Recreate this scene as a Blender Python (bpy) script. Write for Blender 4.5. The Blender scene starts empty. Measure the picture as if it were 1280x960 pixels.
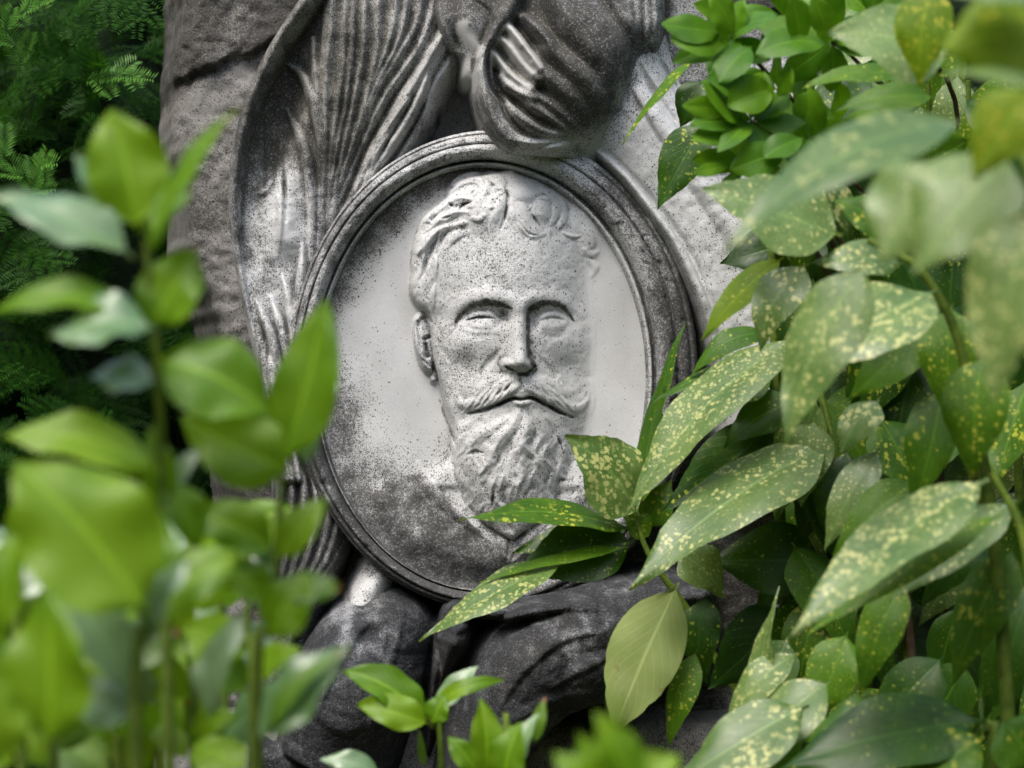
import bpy, bmesh, math, random
import numpy as np
from mathutils import Vector, Matrix

SC = bpy.context.scene
COL = SC.collection
R = math.radians
ZC = 1.30            # height of the picture centre above the ground (m)
D0 = 3.0             # camera to medallion (m): one photo pixel is one millimetre there

# ---------------------------------------------------------------- camera, sky, sun, exposure
cam = bpy.data.cameras.new("camera"); camo = bpy.data.objects.new("camera", cam); COL.objects.link(camo)
camo.location = (0, -D0, ZC); camo.rotation_euler = (R(90), 0, 0)
cam.sensor_width = 36.0; cam.lens = 84.375; cam.clip_start = 0.05; cam.clip_end = 2000
cam.dof.use_dof = True; cam.dof.focus_distance = 2.93; cam.dof.aperture_fstop = 5.8
SC.camera = camo
SUN_EL, SUN_AZ = 58.0, -146.0     # elevation; azimuth (deg, 0 = +y away from the camera, clockwise)
W = bpy.data.worlds.new("World"); SC.world = W; W.use_nodes = True
nt = W.node_tree; nt.nodes.clear()
o_ = nt.nodes.new('ShaderNodeOutputWorld'); bg = nt.nodes.new('ShaderNodeBackground'); sky = nt.nodes.new('ShaderNodeTexSky')
sky.sky_type = 'NISHITA'; sky.sun_disc = False; sky.sun_elevation = R(SUN_EL); sky.sun_rotation = R(SUN_AZ)
sky.air_density = 1.0; sky.dust_density = 4.0; sky.ozone_density = 0.6
bg.inputs['Strength'].default_value = 0.15
nt.links.new(sky.outputs[0], bg.inputs[0]); nt.links.new(bg.outputs[0], o_.inputs[0])
sl = bpy.data.lights.new("sun", 'SUN'); so = bpy.data.objects.new("sun", sl); COL.objects.link(so)
sl.energy = 1.05; sl.angle = R(30); sl.color = (1.0, 0.985, 0.96)
sd = Vector((math.sin(R(SUN_AZ))*math.cos(R(SUN_EL)), math.cos(R(SUN_AZ))*math.cos(R(SUN_EL)), math.sin(R(SUN_EL))))
so.rotation_euler = sd.to_track_quat('Z', 'Y').to_euler(); so.location = (0, 0, 8)
SC.view_settings.view_transform = 'Standard'; SC.view_settings.look = 'None'; SC.view_settings.gamma = 1.0
SC.view_settings.exposure = 1.12
SC.render.engine = 'CYCLES'
SC.cycles.max_bounces = 6; SC.cycles.use_denoising = True

# ---------------------------------------------------------------- helpers
def P(px, py, d):
    """point seen at photo pixel (px, py) when it stands d metres in front of the camera"""
    return Vector(((px-640)/1000*d/D0, d-D0, ZC+(480-py)/1000*d/D0))

def tag(o, label=None, cat=None, group=None, kind=None):
    if label: o['label'] = label
    if cat: o['category'] = cat
    if group: o['group'] = group
    if kind: o['kind'] = kind
    return o

def empty(name, loc, label, cat, group=None):
    o = bpy.data.objects.new(name, None); COL.objects.link(o); o.location = loc; o.empty_display_size = .05
    return tag(o, label, cat, group)

def link(name, me, mat, parent=None, loc=None):
    o = bpy.data.objects.new(name, me); COL.objects.link(o)
    if mat: me.materials.append(mat)
    if loc is not None: o.location = loc
    if parent:
        o.parent = parent
        pw = Vector((0, 0, 0)); p = parent
        while p: pw += p.location; p = p.parent
        o.location = (Vector(loc) if loc is not None else Vector((0, 0, 0)))-pw
    return o

def raw_mesh(name, V, F, smooth=True, attrs=None):
    """V (n,3) array, F (m,4) or (m,3) array"""
    me = bpy.data.meshes.new(name); V = np.asarray(V, np.float32); F = np.asarray(F, np.int32)
    k = F.shape[1]; me.vertices.add(len(V)); me.vertices.foreach_set('co', V.ravel())
    me.loops.add(F.size); me.loops.foreach_set('vertex_index', F.ravel())
    me.polygons.add(len(F)); me.polygons.foreach_set('loop_start', np.arange(0, F.size, k, dtype=np.int32))
    try: me.polygons.foreach_set('loop_total', np.full(len(F), k, np.int32))
    except Exception: pass
    me.update(calc_edges=True)
    for a, v in (attrs or {}).items():
        at = me.attributes.new(a, 'FLOAT', 'POINT'); at.data.foreach_set('value', np.asarray(v, np.float32).ravel())
    me.polygons.foreach_set('use_smooth', np.full(len(F), smooth, bool)); me.validate(); me.update()
    return me

def grid_faces(n, m, wrap=False):
    i, j = np.meshgrid(np.arange(n-1), np.arange(m if wrap else m-1), indexing='ij'); j2 = (j+1) % m
    return np.stack([i*m+j, (i+1)*m+j, (i+1)*m+j2, i*m+j2], -1).reshape(-1, 4)

def relief(name, X, Y, H, mat, parent, attrs, keep=None, k=1.0):
    """height field (mm, photo-oriented) -> a carved stone mesh standing in the plane y = 0, high towards the viewer"""
    n, m = X.shape
    V = np.stack([(X-640)*k/1000, -H/1000, ZC+(480-Y)*k/1000], -1).reshape(-1, 3)
    F = grid_faces(n, m)
    if keep is not None: F = F[keep.ravel()[F].any(1)]
    used = np.unique(F); mp = np.full(n*m, -1); mp[used] = np.arange(len(used))
    return link(name, raw_mesh(name, V[used], mp[F], True, {a: np.broadcast_to(v, X.shape).ravel()[used] for a, v in attrs.items()}), mat, parent)

def tube(pts, rad, seg=7, n=None):
    """swept tube through pts (Vectors) with radii rad -> V, F"""
    q = crom([tuple(p) for p in pts], n or 5*len(pts)); rr = arr(rad, len(q)); V = []
    for i, p in enumerate(q):
        t = Vector(q[min(i+1, len(q)-1)]-q[max(i-1, 0)]).normalized(); a = t.orthogonal().normalized() if i == 0 else (a-t*a.dot(t)).normalized()
        b = t.cross(a)
        for s in range(seg):
            g = 2*math.pi*s/seg; V.append(Vector(p)+(a*math.cos(g)+b*math.sin(g))*float(rr[i]))
    return np.array([tuple(v) for v in V]), grid_faces(len(q), seg, True)

# ---------------------------------------------------------------- materials
class N:
    def __init__(s, name):
        s.m = bpy.data.materials.new(name); s.m.use_nodes = True; s.t = s.m.node_tree; s.t.nodes.clear()
        s.out = s.t.nodes.new('ShaderNodeOutputMaterial')
    def n(s, typ, ins=None, **props):
        nd = s.t.nodes.new('ShaderNode'+typ)
        for k, v in props.items(): setattr(nd, k, v)
        for k, v in (ins or {}).items(): s.set(nd.inputs[k], v)
        return nd
    def set(s, sock, v):
        if hasattr(v, 'links'): s.t.links.new(v, sock)
        elif hasattr(v, 'outputs'): s.t.links.new(v.outputs[0], sock)
        else: sock.default_value = (*v, 1.0) if isinstance(v, tuple) and len(v) == 3 and sock.type == 'RGBA' else v
    def math(s, op, a, b=0.0, c=None, clamp=False):
        nd = s.n('Math', {0: a, 1: b}, operation=op, use_clamp=clamp)
        if c is not None: s.set(nd.inputs[2], c)
        return nd.outputs[0]
    def mix(s, f, a, b, mode='MIX'):
        nd = s.n('Mix', data_type='RGBA', blend_type=mode); s.set(nd.inputs['Factor'], f); s.set(nd.inputs[6], a); s.set(nd.inputs[7], b); return nd.outputs[2]
    def remap(s, v, a, b, c=0.0, d=1.0, smooth=True):
        return s.n('MapRange', {0: v, 1: a, 2: b, 3: c, 4: d}, interpolation_type='SMOOTHSTEP' if smooth else 'LINEAR').outputs[0]
    def noise(s, co, sc, det=2.0, rough=.5):
        return s.n('TexNoise', {'Vector': co, 'Scale': sc, 'Detail': det, 'Roughness': rough}).outputs[0]

def stone_mat(name, light, mid, dark, base_grime=0.0, bump=.35, rough_sc=1.0, mossc=(.15, .142, .10), crumb=.55):
    b = N(name); co = b.n('TexCoord').outputs['Object']
    G = b.n('Attribute', attribute_name='grime').outputs['Fac']; Mo = b.n('Attribute', attribute_name='moss').outputs['Fac']
    big = b.noise(co, 9, 4, .6); med = b.noise(co, 45, 4, .6); fine = b.noise(co, 300, 3, .6); fin2 = b.noise(co, 760, 2, .6); fin3 = b.noise(co, 150, 3, .65)
    g = b.math('ADD', G, b.math('MULTIPLY', b.math('SUBTRACT', med, .5), b.math('MULTIPLY_ADD', G, 1.0, .16)))
    g = b.math('ADD', g, base_grime, clamp=True)
    wob = b.n('VectorMath', {0: co, 1: b.n('VectorMath', {0: b.n('TexNoise', {'Vector': co, 'Scale': 400.0}).outputs['Color'], 1: (.0016, .0016, .0016)}, operation='MULTIPLY').outputs[0]}, operation='ADD').outputs[0]
    def dots(sc, share, r0, r1):
        vo = b.n('TexVoronoi', {'Vector': wob, 'Scale': float(sc)}); ch = b.n('SeparateColor', {0: vo.outputs['Color']})
        on = b.math('LESS_THAN', ch.outputs[0], b.math('MULTIPLY', b.math('POWER', g, 1.35), share))
        rad = b.math('MULTIPLY_ADD', ch.outputs[1], r1-r0, r0)
        return b.math('MULTIPLY', on, b.remap(b.math('SUBTRACT', vo.outputs['Distance'], rad), -.08, .08, 1, 0))
    thr = b.n('MapRange', {0: g, 1: 0.0, 2: 1.0, 3: .78, 4: .42}).outputs[0]
    sp1 = b.remap(b.math('SUBTRACT', fine, thr), -.02, .05); sp2 = b.remap(b.math('SUBTRACT', fin2, b.math('ADD', thr, -.03)), -.02, .06)
    sp = b.math('MAXIMUM', b.math('MAXIMUM', dots(340, .95, .16, .42), b.math('MULTIPLY', dots(620, 1.1, .2, .5), .9)), b.math('MULTIPLY', b.math('MAXIMUM', sp1, sp2), .8))
    sp = b.math('MAXIMUM', sp, dots(130, .10, .08, .22))
    c = b.mix(b.remap(big, .35, .68), light, tuple(x*.84 for x in light))
    c = b.mix(b.math('MULTIPLY', b.remap(fin2, .35, .65), .24), c, tuple(x*.55 for x in light))
    c = b.mix(b.remap(g, .42, 1.02, 0, .84), c, mid)
    c = b.mix(b.math('MULTIPLY', Mo, .72), c, mossc)
    c = b.mix(b.math('MULTIPLY', sp, .88), c, dark)
    # pale lichen crumbs inside the dark crust
    crumbs = b.math('MULTIPLY', b.remap(b.noise(co, 330, 3, .75), .56, .64), b.remap(g, .5, .9, 0, crumb))
    c = b.mix(crumbs, c, tuple(x*.62 for x in light))
    h = b.math('ADD', b.math('MULTIPLY', fine, .5), b.math('MULTIPLY', fin3, .8)); h = b.math('SUBTRACT', h, b.math('MULTIPLY', sp, .15))
    hs = b.math('MULTIPLY_ADD', g, .8, .25)
    bp = b.n('Bump', {'Strength': b.math('MULTIPLY', hs, bump), 'Distance': .0022*rough_sc, 'Height': h})
    s = b.n('BsdfPrincipled', {'Base Color': c, 'Roughness': .85, 'Normal': bp, 'Specular IOR Level': .25})
    b.set(b.out.inputs[0], s); return b.m

def leaf_mat(name, cols, spots=0.0, spotcol=(.42, .44, .10), rough=.3, trans=.28, transcol=(.28, .42, .02), under=None, coat=.3, spec=.6, tipred=0.0, spotscale=185, veins=.35):
    """cols: (dark, light) leaf greens; spots 0..1 share of yellow flecks; veins from the uv map"""
    b = N(name); tc = b.n('TexCoord'); uv = b.n('SeparateXYZ', {0: tc.outputs['UV']}); oi = b.math('FRACT', b.math('ADD', b.n('ObjectInfo').outputs['Random'], b.math('MULTIPLY', b.n('NewGeometry').outputs['Random Per Island'], 7.31)))
    off = b.n('VectorMath', {0: tc.outputs['Object'], 1: b.n('CombineXYZ', {0: b.math('MULTIPLY', oi, 9.0), 1: b.math('MULTIPLY', oi, 5.0), 2: 0.0})}, operation='ADD').outputs[0]
    t, v = uv.outputs[0], uv.outputs[1]           # along 0..1, across 0..1 (0.5 = midrib)
    av = b.math('ABSOLUTE', b.math('SUBTRACT', v, .5))
    rib = b.remap(av, .012, .035, 1, 0)
    ph = b.math('SUBTRACT', b.math('MULTIPLY', t, 9.0), b.math('MULTIPLY', av, 7.0))
    vein = b.math('MULTIPLY', b.remap(b.math('ABSOLUTE', b.math('SUBTRACT', b.math('FRACT', ph), .5)), 0.0, .10, 1, 0), .45)
    vein = b.math('MAXIMUM', rib, vein)
    n1 = b.noise(off, 18, 3, .6); n2 = b.noise(off, 90, 2, .5)
    c = b.mix(b.remap(b.math('ADD', n1, b.math('MULTIPLY', b.math('SUBTRACT', oi, .5), .35)), .3, .7), cols[0], cols[1])
    c = b.mix(b.math('MULTIPLY', vein, veins), c, tuple(min(1, x*1.9+.01) for x in cols[1]))
    if spots > 0:
        warp = b.n('VectorMath', {0: off, 1: b.n('VectorMath', {0: b.n('TexNoise', {'Vector': off, 'Scale': 110.0, 'Detail': 3.0}).outputs['Color'], 1: (.009, .009, .009)}, operation='MULTIPLY').outputs[0]}, operation='ADD').outputs[0]
        vo = b.n('TexVoronoi', {'Vector': warp, 'Scale': b.math('MULTIPLY_ADD', oi, spotscale*.7, spotscale*.65), 'Randomness': 1.0}); d = vo.outputs['Distance']
        sel = b.n('SeparateColor', {0: vo.outputs['Color']}).outputs[0]
        lv = b.math('MULTIPLY_ADD', b.math('FRACT', b.math('MULTIPLY', oi, 13.7)), .9, .45)
        rad = b.math('MULTIPLY', b.math('POWER', sel, b.math('MULTIPLY_ADD', oi, 1.4, 1.0)), b.math('MULTIPLY', lv, .66*spots+.12))
        m1 = b.remap(b.math('SUBTRACT', b.math('ADD', d, b.math('MULTIPLY', b.math('SUBTRACT', n2, .5), .5)), rad), -.05, .06, 1, 0)
        vo2 = b.n('TexVoronoi', {'Vector': warp, 'Scale': spotscale*2.6}); s2 = b.n('SeparateColor', {0: vo2.outputs['Color']}).outputs[1]
        m2 = b.remap(b.math('SUBTRACT', vo2.outputs['Distance'], b.math('MULTIPLY', b.math('POWER', s2, 2.0), .42*spots+.1)), -.05, .06, 1, 0)
        dens = b.remap(b.math('ADD', b.noise(off, 26, 3, .6), b.math('MULTIPLY', b.math('SUBTRACT', oi, .5), .25)), .62-.4*spots, .74-.3*spots)
        m = b.math('MULTIPLY', b.math('MAXIMUM', m1, b.math('MULTIPLY', m2, .8)), b.math('MULTIPLY_ADD', dens, .93, .07))
        c = b.mix(m, c, b.mix(n1, spotcol, tuple(x*.75 for x in spotcol)))
    bl_ = b.math('MULTIPLY', b.remap(b.noise(off, 42, 4, .7), .66, .72), .55)
    c = b.mix(bl_, c, tuple(x*f for x, f in zip(cols[0], (.9, .55, .6))))
    if tipred > 0:
        c = b.mix(b.math('MULTIPLY', b.remap(b.math('ADD', t, b.math('MULTIPLY', n2, .3)), 1.02, 1.14), tipred), c, (.22, .05, .015))
    if under:
        c = b.mix(b.n('NewGeometry').outputs['Backfacing'], c, under)
    h = b.math('ADD', b.math('MULTIPLY', vein, -.6), b.math('MULTIPLY', b.noise(off, 120, 2, .5), .5))
    bp = b.n('Bump', {'Strength': .35, 'Distance': .0012, 'Height': h})
    p = b.n('BsdfPrincipled', {'Base Color': c, 'Roughness': b.math('MULTIPLY_ADD', n1, .16, rough-.06), 'Normal': bp, 'Specular IOR Level': spec, 'Coat Weight': coat, 'Coat Roughness': rough*.9})
    tr = b.n('BsdfTranslucent', {'Color': b.mix(.55, c, transcol), 'Normal': bp})
    b.set(b.out.inputs[0], b.n('MixShader', {0: trans, 1: p.outputs[0], 2: tr.outputs[0]})); return b.m

def plain_mat(name, c1, c2, sc=30, rough=.8, bump=.3):
    b = N(name); co = b.n('TexCoord').outputs['Object']; n1 = b.noise(co, sc, 5, .6)
    bp = b.n('Bump', {'Strength': bump, 'Distance': .01, 'Height': b.noise(co, sc*4, 4, .6)})
    b.set(b.out.inputs[0], b.n('BsdfPrincipled', {'Base Color': b.mix(b.remap(n1, .35, .65), c1, c2), 'Roughness': rough, 'Normal': bp, 'Specular IOR Level': .2})); return b.m

MARBLE = stone_mat('weathered_marble', (.645, .66, .66), (.102, .103, .101), (.018, .018, .017), bump=.5)
CRUST = stone_mat('blackened_marble', (.33, .345, .36), (.026, .029, .033), (.008, .009, .011), bump=.7, rough_sc=1.8, crumb=.36)
ROCK = stone_mat('grey_rock', (.255, .252, .240), (.105, .103, .097), (.025, .024, .021), bump=.8, rough_sc=2.0)
# ---------------------------------------------------------------- sculpting tools (numpy height fields, millimetres)
rng = np.random.default_rng(7)

def gblur(A, s):
    r = max(1, int(3*s)); k = np.exp(-0.5*(np.arange(-r, r+1)/s)**2); k /= k.sum()
    for ax in (0, 1):
        P_ = np.pad(A, [(r, r) if i == ax else (0, 0) for i in (0, 1)], mode='edge')
        B = np.zeros_like(A)
        for i, kk in enumerate(k):
            sl = [slice(None)]*2; sl[ax] = slice(i, i+A.shape[ax]); B += kk*P_[tuple(sl)]
        A = B
    return A

def vnoise(X, Y, s, seed=0):
    """smooth value noise in -1..1, feature size s"""
    r = np.random.default_rng(seed).uniform(-1, 1, (128, 128))
    u, v = X/s+37.3, Y/s+11.7
    i, j = np.floor(u).astype(int), np.floor(v).astype(int); f, g = u-i, v-j
    f, g = f*f*(3-2*f), g*g*(3-2*g)
    a = r[j % 128, i % 128]; b = r[j % 128, (i+1) % 128]; c = r[(j+1) % 128, i % 128]; d = r[(j+1) % 128, (i+1) % 128]
    return (a*(1-f)+b*f)*(1-g)+(c*(1-f)+d*f)*g

def sm(a, b, x):
    t = np.clip((x-a)/(b-a+1e-9), 0, 1); return t*t*(3-2*t)

def bump(X, Y, cx, cy, rx, ry, h, p=2.0, rot=0.0):
    c, s = math.cos(math.radians(rot)), math.sin(math.radians(rot))
    u = ((X-cx)*c+(Y-cy)*s)/rx; v = (-(X-cx)*s+(Y-cy)*c)/ry
    return h*np.exp(-(u*u+v*v)**(p/2))

def dome(X, Y, cx, cy, rx, ry, h, p=0.6, rot=0.0):
    c, s = math.cos(math.radians(rot)), math.sin(math.radians(rot))
    u = ((X-cx)*c+(Y-cy)*s)/rx; v = (-(X-cx)*s+(Y-cy)*c)/ry
    return h*np.clip(1-u*u-v*v, 0, 1)**p

def crom(pts, n):
    p = np.array(pts, float); m = len(p)
    if m == 2: return p[0]+(p[1]-p[0])*np.linspace(0, 1, n)[:, None]
    q = np.vstack([2*p[0]-p[1], p, 2*p[-1]-p[-2]])
    out = []
    for t in np.linspace(0, m-1, n):
        i = min(int(t), m-2); f = t-i
        a, b, c, d = q[i], q[i+1], q[i+2], q[i+3]
        out.append(0.5*(2*b+(c-a)*f+(2*a-5*b+4*c-d)*f*f+(3*b-a-3*c+d)*f**3))
    return np.array(out)

def arr(v, n):
    v = np.atleast_1d(np.array(v, float)); return np.interp(np.linspace(0, 1, n), np.linspace(0, 1, len(v)), v) if len(v) > 1 else np.full(n, v[0])

def stroke(X, Y, pts, w, h, p=0.8, grooves=0, gd=0.25, n=None, full=False, blend=0):
    """a lock / fold along a polyline: returns a height layer (zero outside). blend pulls the end caps thin"""
    n = n or max(8, 6*len(pts)); q = crom(pts, n); W = arr(w, n); Hh = arr(h, n)
    m = W.max()+2
    st = abs(X[0, 1]-X[0, 0])
    j0 = int(max(0, (q[:, 0].min()-m-X[0, 0])/st)); j1 = int(min(X.shape[1], (q[:, 0].max()+m-X[0, 0])/st+2))
    i0 = int(max(0, (q[:, 1].min()-m-Y[0, 0])/st)); i1 = int(min(X.shape[0], (q[:, 1].max()+m-Y[0, 0])/st+2))
    L = np.zeros_like(X)
    if j1 <= j0 or i1 <= i0: return L
    x, y = X[i0:i1, j0:j1], Y[i0:i1, j0:j1]
    best = np.full(x.shape, 1e9); bt = np.zeros(x.shape); sv = np.zeros(x.shape)
    for k in range(n-1):
        a, d = q[k], q[k+1]-q[k]; l2 = (d*d).sum()+1e-9
        t = np.clip(((x-a[0])*d[0]+(y-a[1])*d[1])/l2, 0, 1)
        ex, ey = x-a[0]-t*d[0], y-a[1]-t*d[1]; dd = np.hypot(ex, ey)
        wk = W[k]+(W[k+1]-W[k])*t; r = dd/np.maximum(wk, .3)
        b = r < best
        best = np.where(b, r, best); bt = np.where(b, k+t, bt); sv = np.where(b, np.sign(ex*d[1]-ey*d[0])*r, sv)
    hh = np.interp(bt, np.arange(n), Hh)
    f = np.clip(1-best**2, 0, 1)**p
    if grooves: f = f*(1-gd*(0.5-0.5*np.cos(2*np.pi*grooves*(sv*0.5+0.5))))
    L[i0:i1, j0:j1] = hh*f
    return L

def layer_max(H, layers):
    L = np.zeros_like(H)
    for l in layers: L = np.where(np.abs(l) > np.abs(L), l, L)
    return H+L

def ptab(y, tab):
    t = np.array(tab, float); return np.interp(y, t[:, 0], t[:, 1])
# ---------------------------------------------------------------- the portrait relief on the medallion (x right, y down, mm)
def sculpt_portrait(st=1.0):
    xs = np.arange(392, 818, st); ys = np.arange(200, 748, st); X, Y = np.meshgrid(xs, ys)
    S = lambda *a, **k: stroke(X, Y, *a, **k)
    field = -6*np.clip(1-((X-603)/205)**2-((Y-472)/263)**2, 0, 1)+vnoise(X, Y, 60, 1)*0.8
    yy = np.arange(200, 748, st)
    XL = [(214, 640), (219, 602), (226, 575), (238, 562), (250, 554), (258, 545), (268, 532), (284, 522), (300, 517), (320, 514), (345, 512), (357, 511),
          (372, 514), (385, 521), (396, 532), (420, 537), (445, 539), (470, 546), (490, 551), (505, 554), (530, 561), (560, 568), (590, 569),
          (615, 574), (640, 582), (662, 604), (676, 640)]
    XR = [(214, 640), (219, 650), (226, 672), (240, 695), (258, 713), (280, 727), (300, 733), (350, 735), (400, 739), (430, 740), (470, 737), (500, 739),
          (520, 735), (545, 730), (570, 724), (600, 720), (630, 714), (655, 690), (676, 640)]
    HP = [(214, 8), (222, 16), (240, 31), (270, 43), (300, 48), (340, 52), (375, 54), (400, 52), (450, 50), (500, 52), (540, 51), (580, 47), (620, 40), (650, 32), (676, 26)]
    HL = [(214, 6), (240, 18), (300, 22), (380, 22), (450, 22), (520, 22), (600, 18), (640, 9), (676, 3)]
    xl, xr, hp, hl = (gblur(np.repeat(ptab(yy, T)[:, None], 9, 1), 3.0)[:, 4][:, None] for T in (XL, XR, HP, HL))
    xl = xl+1.2*vnoise(Y, Y*0, 9, 3)*(Y < 395)
    xp = 642.0
    tl = np.clip((xp-X)/np.maximum(xp-xl, 1), 0, 1.0); tr = np.clip((X-xp)/np.maximum(xr-xp, 1), 0, 1.0)
    base = np.where(X < xp, hl+(hp-hl)*(1-tl**2.3), 2+(hp-2)*(.45*(1-tr**1.9)+.55*np.cos(tr*math.pi/2)**1.6))
    el = np.clip((X-xl+6*sm(500, 580, Y))/(9.0+13*sm(490, 590, Y)), 0, 1); er = np.clip((xr+6-X)/26.0, 0, 1)
    edge = np.sqrt(np.clip(1-(1-el)**2, 0, 1))*np.sqrt(np.clip(1-(1-er)**2, 0, 1))
    base = np.where((xr-xl) > 3, base*edge, 0)
    H = base.copy()
    inside = edge*((xr-xl) > 3)
    # forehead planes, temple, cheek bones
    H += bump(X, Y, 640, 345, 52, 34, 3)-bump(X, Y, 560, 365, 16, 26, 4)-bump(X, Y, 722, 370, 12, 30, 3)
    H += bump(X, Y, 583, 428, 24, 14, 4)+bump(X, Y, 706, 430, 20, 16, 3)-bump(X, Y, 583, 458, 20, 14, 5)-bump(X, Y, 706, 462, 18, 16, 3)
    # brow ridge
    br = np.maximum(S([(562, 406), (574, 388), (592, 375), (614, 371), (634, 377), (650, 388)], [8, 11, 14, 15, 13, 9], [2, 5, 7, 8, 7, 3], p=1.5),
                    S([(650, 386), (668, 376), (688, 374), (706, 381), (722, 400)], [9, 13, 14, 12, 8], [3, 7, 7, 5, 2], p=1.5))
    H += gblur(br, 3.0)*.62
    H = gblur(H, 1.2)
    # eye sockets
    H -= bump(X, Y, 601, 398, 26, 12, 9, 2.4)+bump(X, Y, 691, 399, 26, 12, 7.5, 2.4)
    H -= bump(X, Y, 630, 396, 9, 12, 8)+bump(X, Y, 667, 398, 7, 14, 9)
    H += gblur(dome(X, Y, 601, 402, 20, 12, 7, .8)+dome(X, Y, 691, 403, 20, 12, 6.5, .8), 1.0)
    # lids
    H = layer_max(H, [S([(577, 407), (586, 399), (600, 393), (613, 394), (622, 402)], [2, 3.5, 4.5, 4, 2], [.6, 1.8, 2.4, 2, .6], p=.8),
                      S([(669, 404), (678, 397), (691, 393), (704, 397), (713, 407)], [2, 3.5, 4.5, 4, 2], [.6, 1.6, 2, 1.7, .6], p=.8)])
    H = layer_max(H, [S([(580, 411), (592, 415), (606, 415), (618, 409)], [2, 3, 3, 2], [.4, 1.1, 1.1, .4]),
                      S([(673, 410), (684, 415), (697, 415), (709, 410)], [2, 3, 3, 2], [.3, .9, .9, .3])])
    H += S([(583, 402), (600, 398), (618, 399)], [1.2, 1.8, 1.4], -2.6)+S([(675, 402), (691, 398), (706, 401)], [1.2, 1.7, 1.3], -1.6)
    H += S([(584, 419), (598, 423), (614, 420)], 4, -.7, p=1.2)+S([(680, 420), (694, 423), (706, 419)], 4, -.6, p=1.2)
    H += S([(572, 404), (564, 410)], 2, -1.2)+S([(573, 410), (563, 420)], 2, -1.0)+S([(552, 428), (556, 440), (563, 452)], [2, 4, 3], [-1, -3, -1], p=1.2)
    # nose
    ny = [(372, 0), (384, 2.5), (395, 5), (410, 10), (430, 17), (446, 23), (454, 25), (459, 22), (463, 12), (467, 3), (471, 0), (748, 0)]
    nh = gblur(np.repeat(ptab(yy, ny)[:, None], 9, 1), 1.0)[:, 4][:, None]
    nx = ptab(Y, [(372, 648), (400, 649), (430, 649), (460, 650)]); nw = ptab(Y, [(372, 12), (395, 9.5), (420, 10.5), (440, 13), (460, 14)])
    dx = X-nx; ns = np.where(dx < 0, np.exp(-(np.abs(dx)/(nw*1.18))**2.4), np.exp(-(np.abs(dx)/(nw*.92))**3.4))
    H += np.where(Y < 372, 0, nh*ns)
    H += gblur(dome(X, Y, 633.5, 456, 9, 9, 6, .9)+dome(X, Y, 664.5, 457, 8, 9, 6, .9), 1.3)+bump(X, Y, 650, 452, 10, 9, 3)
    H += S([(631, 459), (637, 461), (643, 464)], [2, 3, 2], [-4, -8, -4])+S([(657, 466), (663, 463), (668, 459)], [2, 3, 2], [-4, -8, -4])
    H += S([(625, 446), (623, 455), (628, 464)], [2, 3, 2], [-1, -2.5, -1])
    # nasolabial
    H += S([(624, 438), (613, 452), (602, 466)], [3, 7, 5], [-1, -4.5, -2], p=1.3)+S([(674, 446), (684, 458), (694, 468)], [3, 5, 5], [-1, -2, -1], p=1.3)
    H = gblur(H, .8)
    # muzzle under the moustache
    H += bump(X, Y, 652, 486, 34, 16, 6)
    locks = [S([(646, 472), (632, 478), (614, 491), (594, 503), (579, 505), (571, 496), (573, 487)], [6, 10, 11, 9, 6, 4, 1.5], [5, 9, 10, 8, 6, 4, 1], grooves=3),
             S([(647, 481), (634, 491), (616, 502), (598, 511), (584, 512)], [4, 7, 8, 6, 2], [5, 10, 10, 7, 2], grooves=3),
             S([(636, 468), (616, 476), (602, 487), (590, 494)], [4, 8, 8, 3], [3, 6, 6, 2], grooves=2),
             S([(656, 474), (670, 479), (688, 491), (706, 506), (722, 511), (733, 502), (737, 489)], [5, 9, 10, 9, 7, 4, 1.5], [5, 9, 9, 8, 6, 4, 1], grooves=3),
             S([(658, 484), (672, 490), (690, 504), (706, 515), (718, 518)], [4, 7, 8, 6, 2], [5, 9, 9, 7, 2], grooves=3),
             S([(668, 472), (688, 480), (704, 492), (716, 502)], [4, 8, 8, 3], [3, 6, 5, 2], grooves=2)]
    H = H+gblur(layer_max(np.zeros_like(H), locks), 1.1)*np.where(X < 652, .62, .52)+gblur(layer_max(np.zeros_like(H), [S([(x_, 478+abs(x_-650)*.25), (x_+d_*8, 490+abs(x_-650)*.28), (x_+d_*18, 500+abs(x_-650)*.3)], [1.2, 3, 1.2], [1, 3, 1]) for x_, d_ in ((640, -1), (632, -1), (624, -1), (615, -1), (606, -1), (597, -1), (662, 1), (671, 1), (680, 1), (690, 1), (700, 1))]), .5)*.8
    H += S([(650, 472), (652, 486)], 3, -2, p=1.2)
    H += S([(586, 517), (606, 512), (626, 504), (640, 498), (652, 499), (664, 497), (680, 504), (698, 514), (716, 522)], [2, 3.5, 3.5, 3, 2.4, 3, 3.5, 3.5, 2], [-3, -7, -8, -8, -6, -8, -8, -7, -3], p=1.0)
    H += dome(X, Y, 653, 503, 11, 5, 4)
    for a in ([(600, 492), (594, 500)], [(612, 495), (606, 504)], [(630, 482), (622, 494)], [(690, 490), (700, 502)], [(676, 484), (686, 496)], [(616, 484), (606, 494)], [(640, 478), (630, 490)], [(668, 482), (676, 492)]):
        H += S(a, [1, 1.8, 1], [-1, -2.4, -1])
    # beard: mass, big locks, strands
    H += bump(X, Y, 650, 545, 40, 30, 5)+bump(X, Y, 640, 605, 44, 30, 5)-bump(X, Y, 585, 520, 18, 14, 3)
    r = np.random.default_rng(5)
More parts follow.
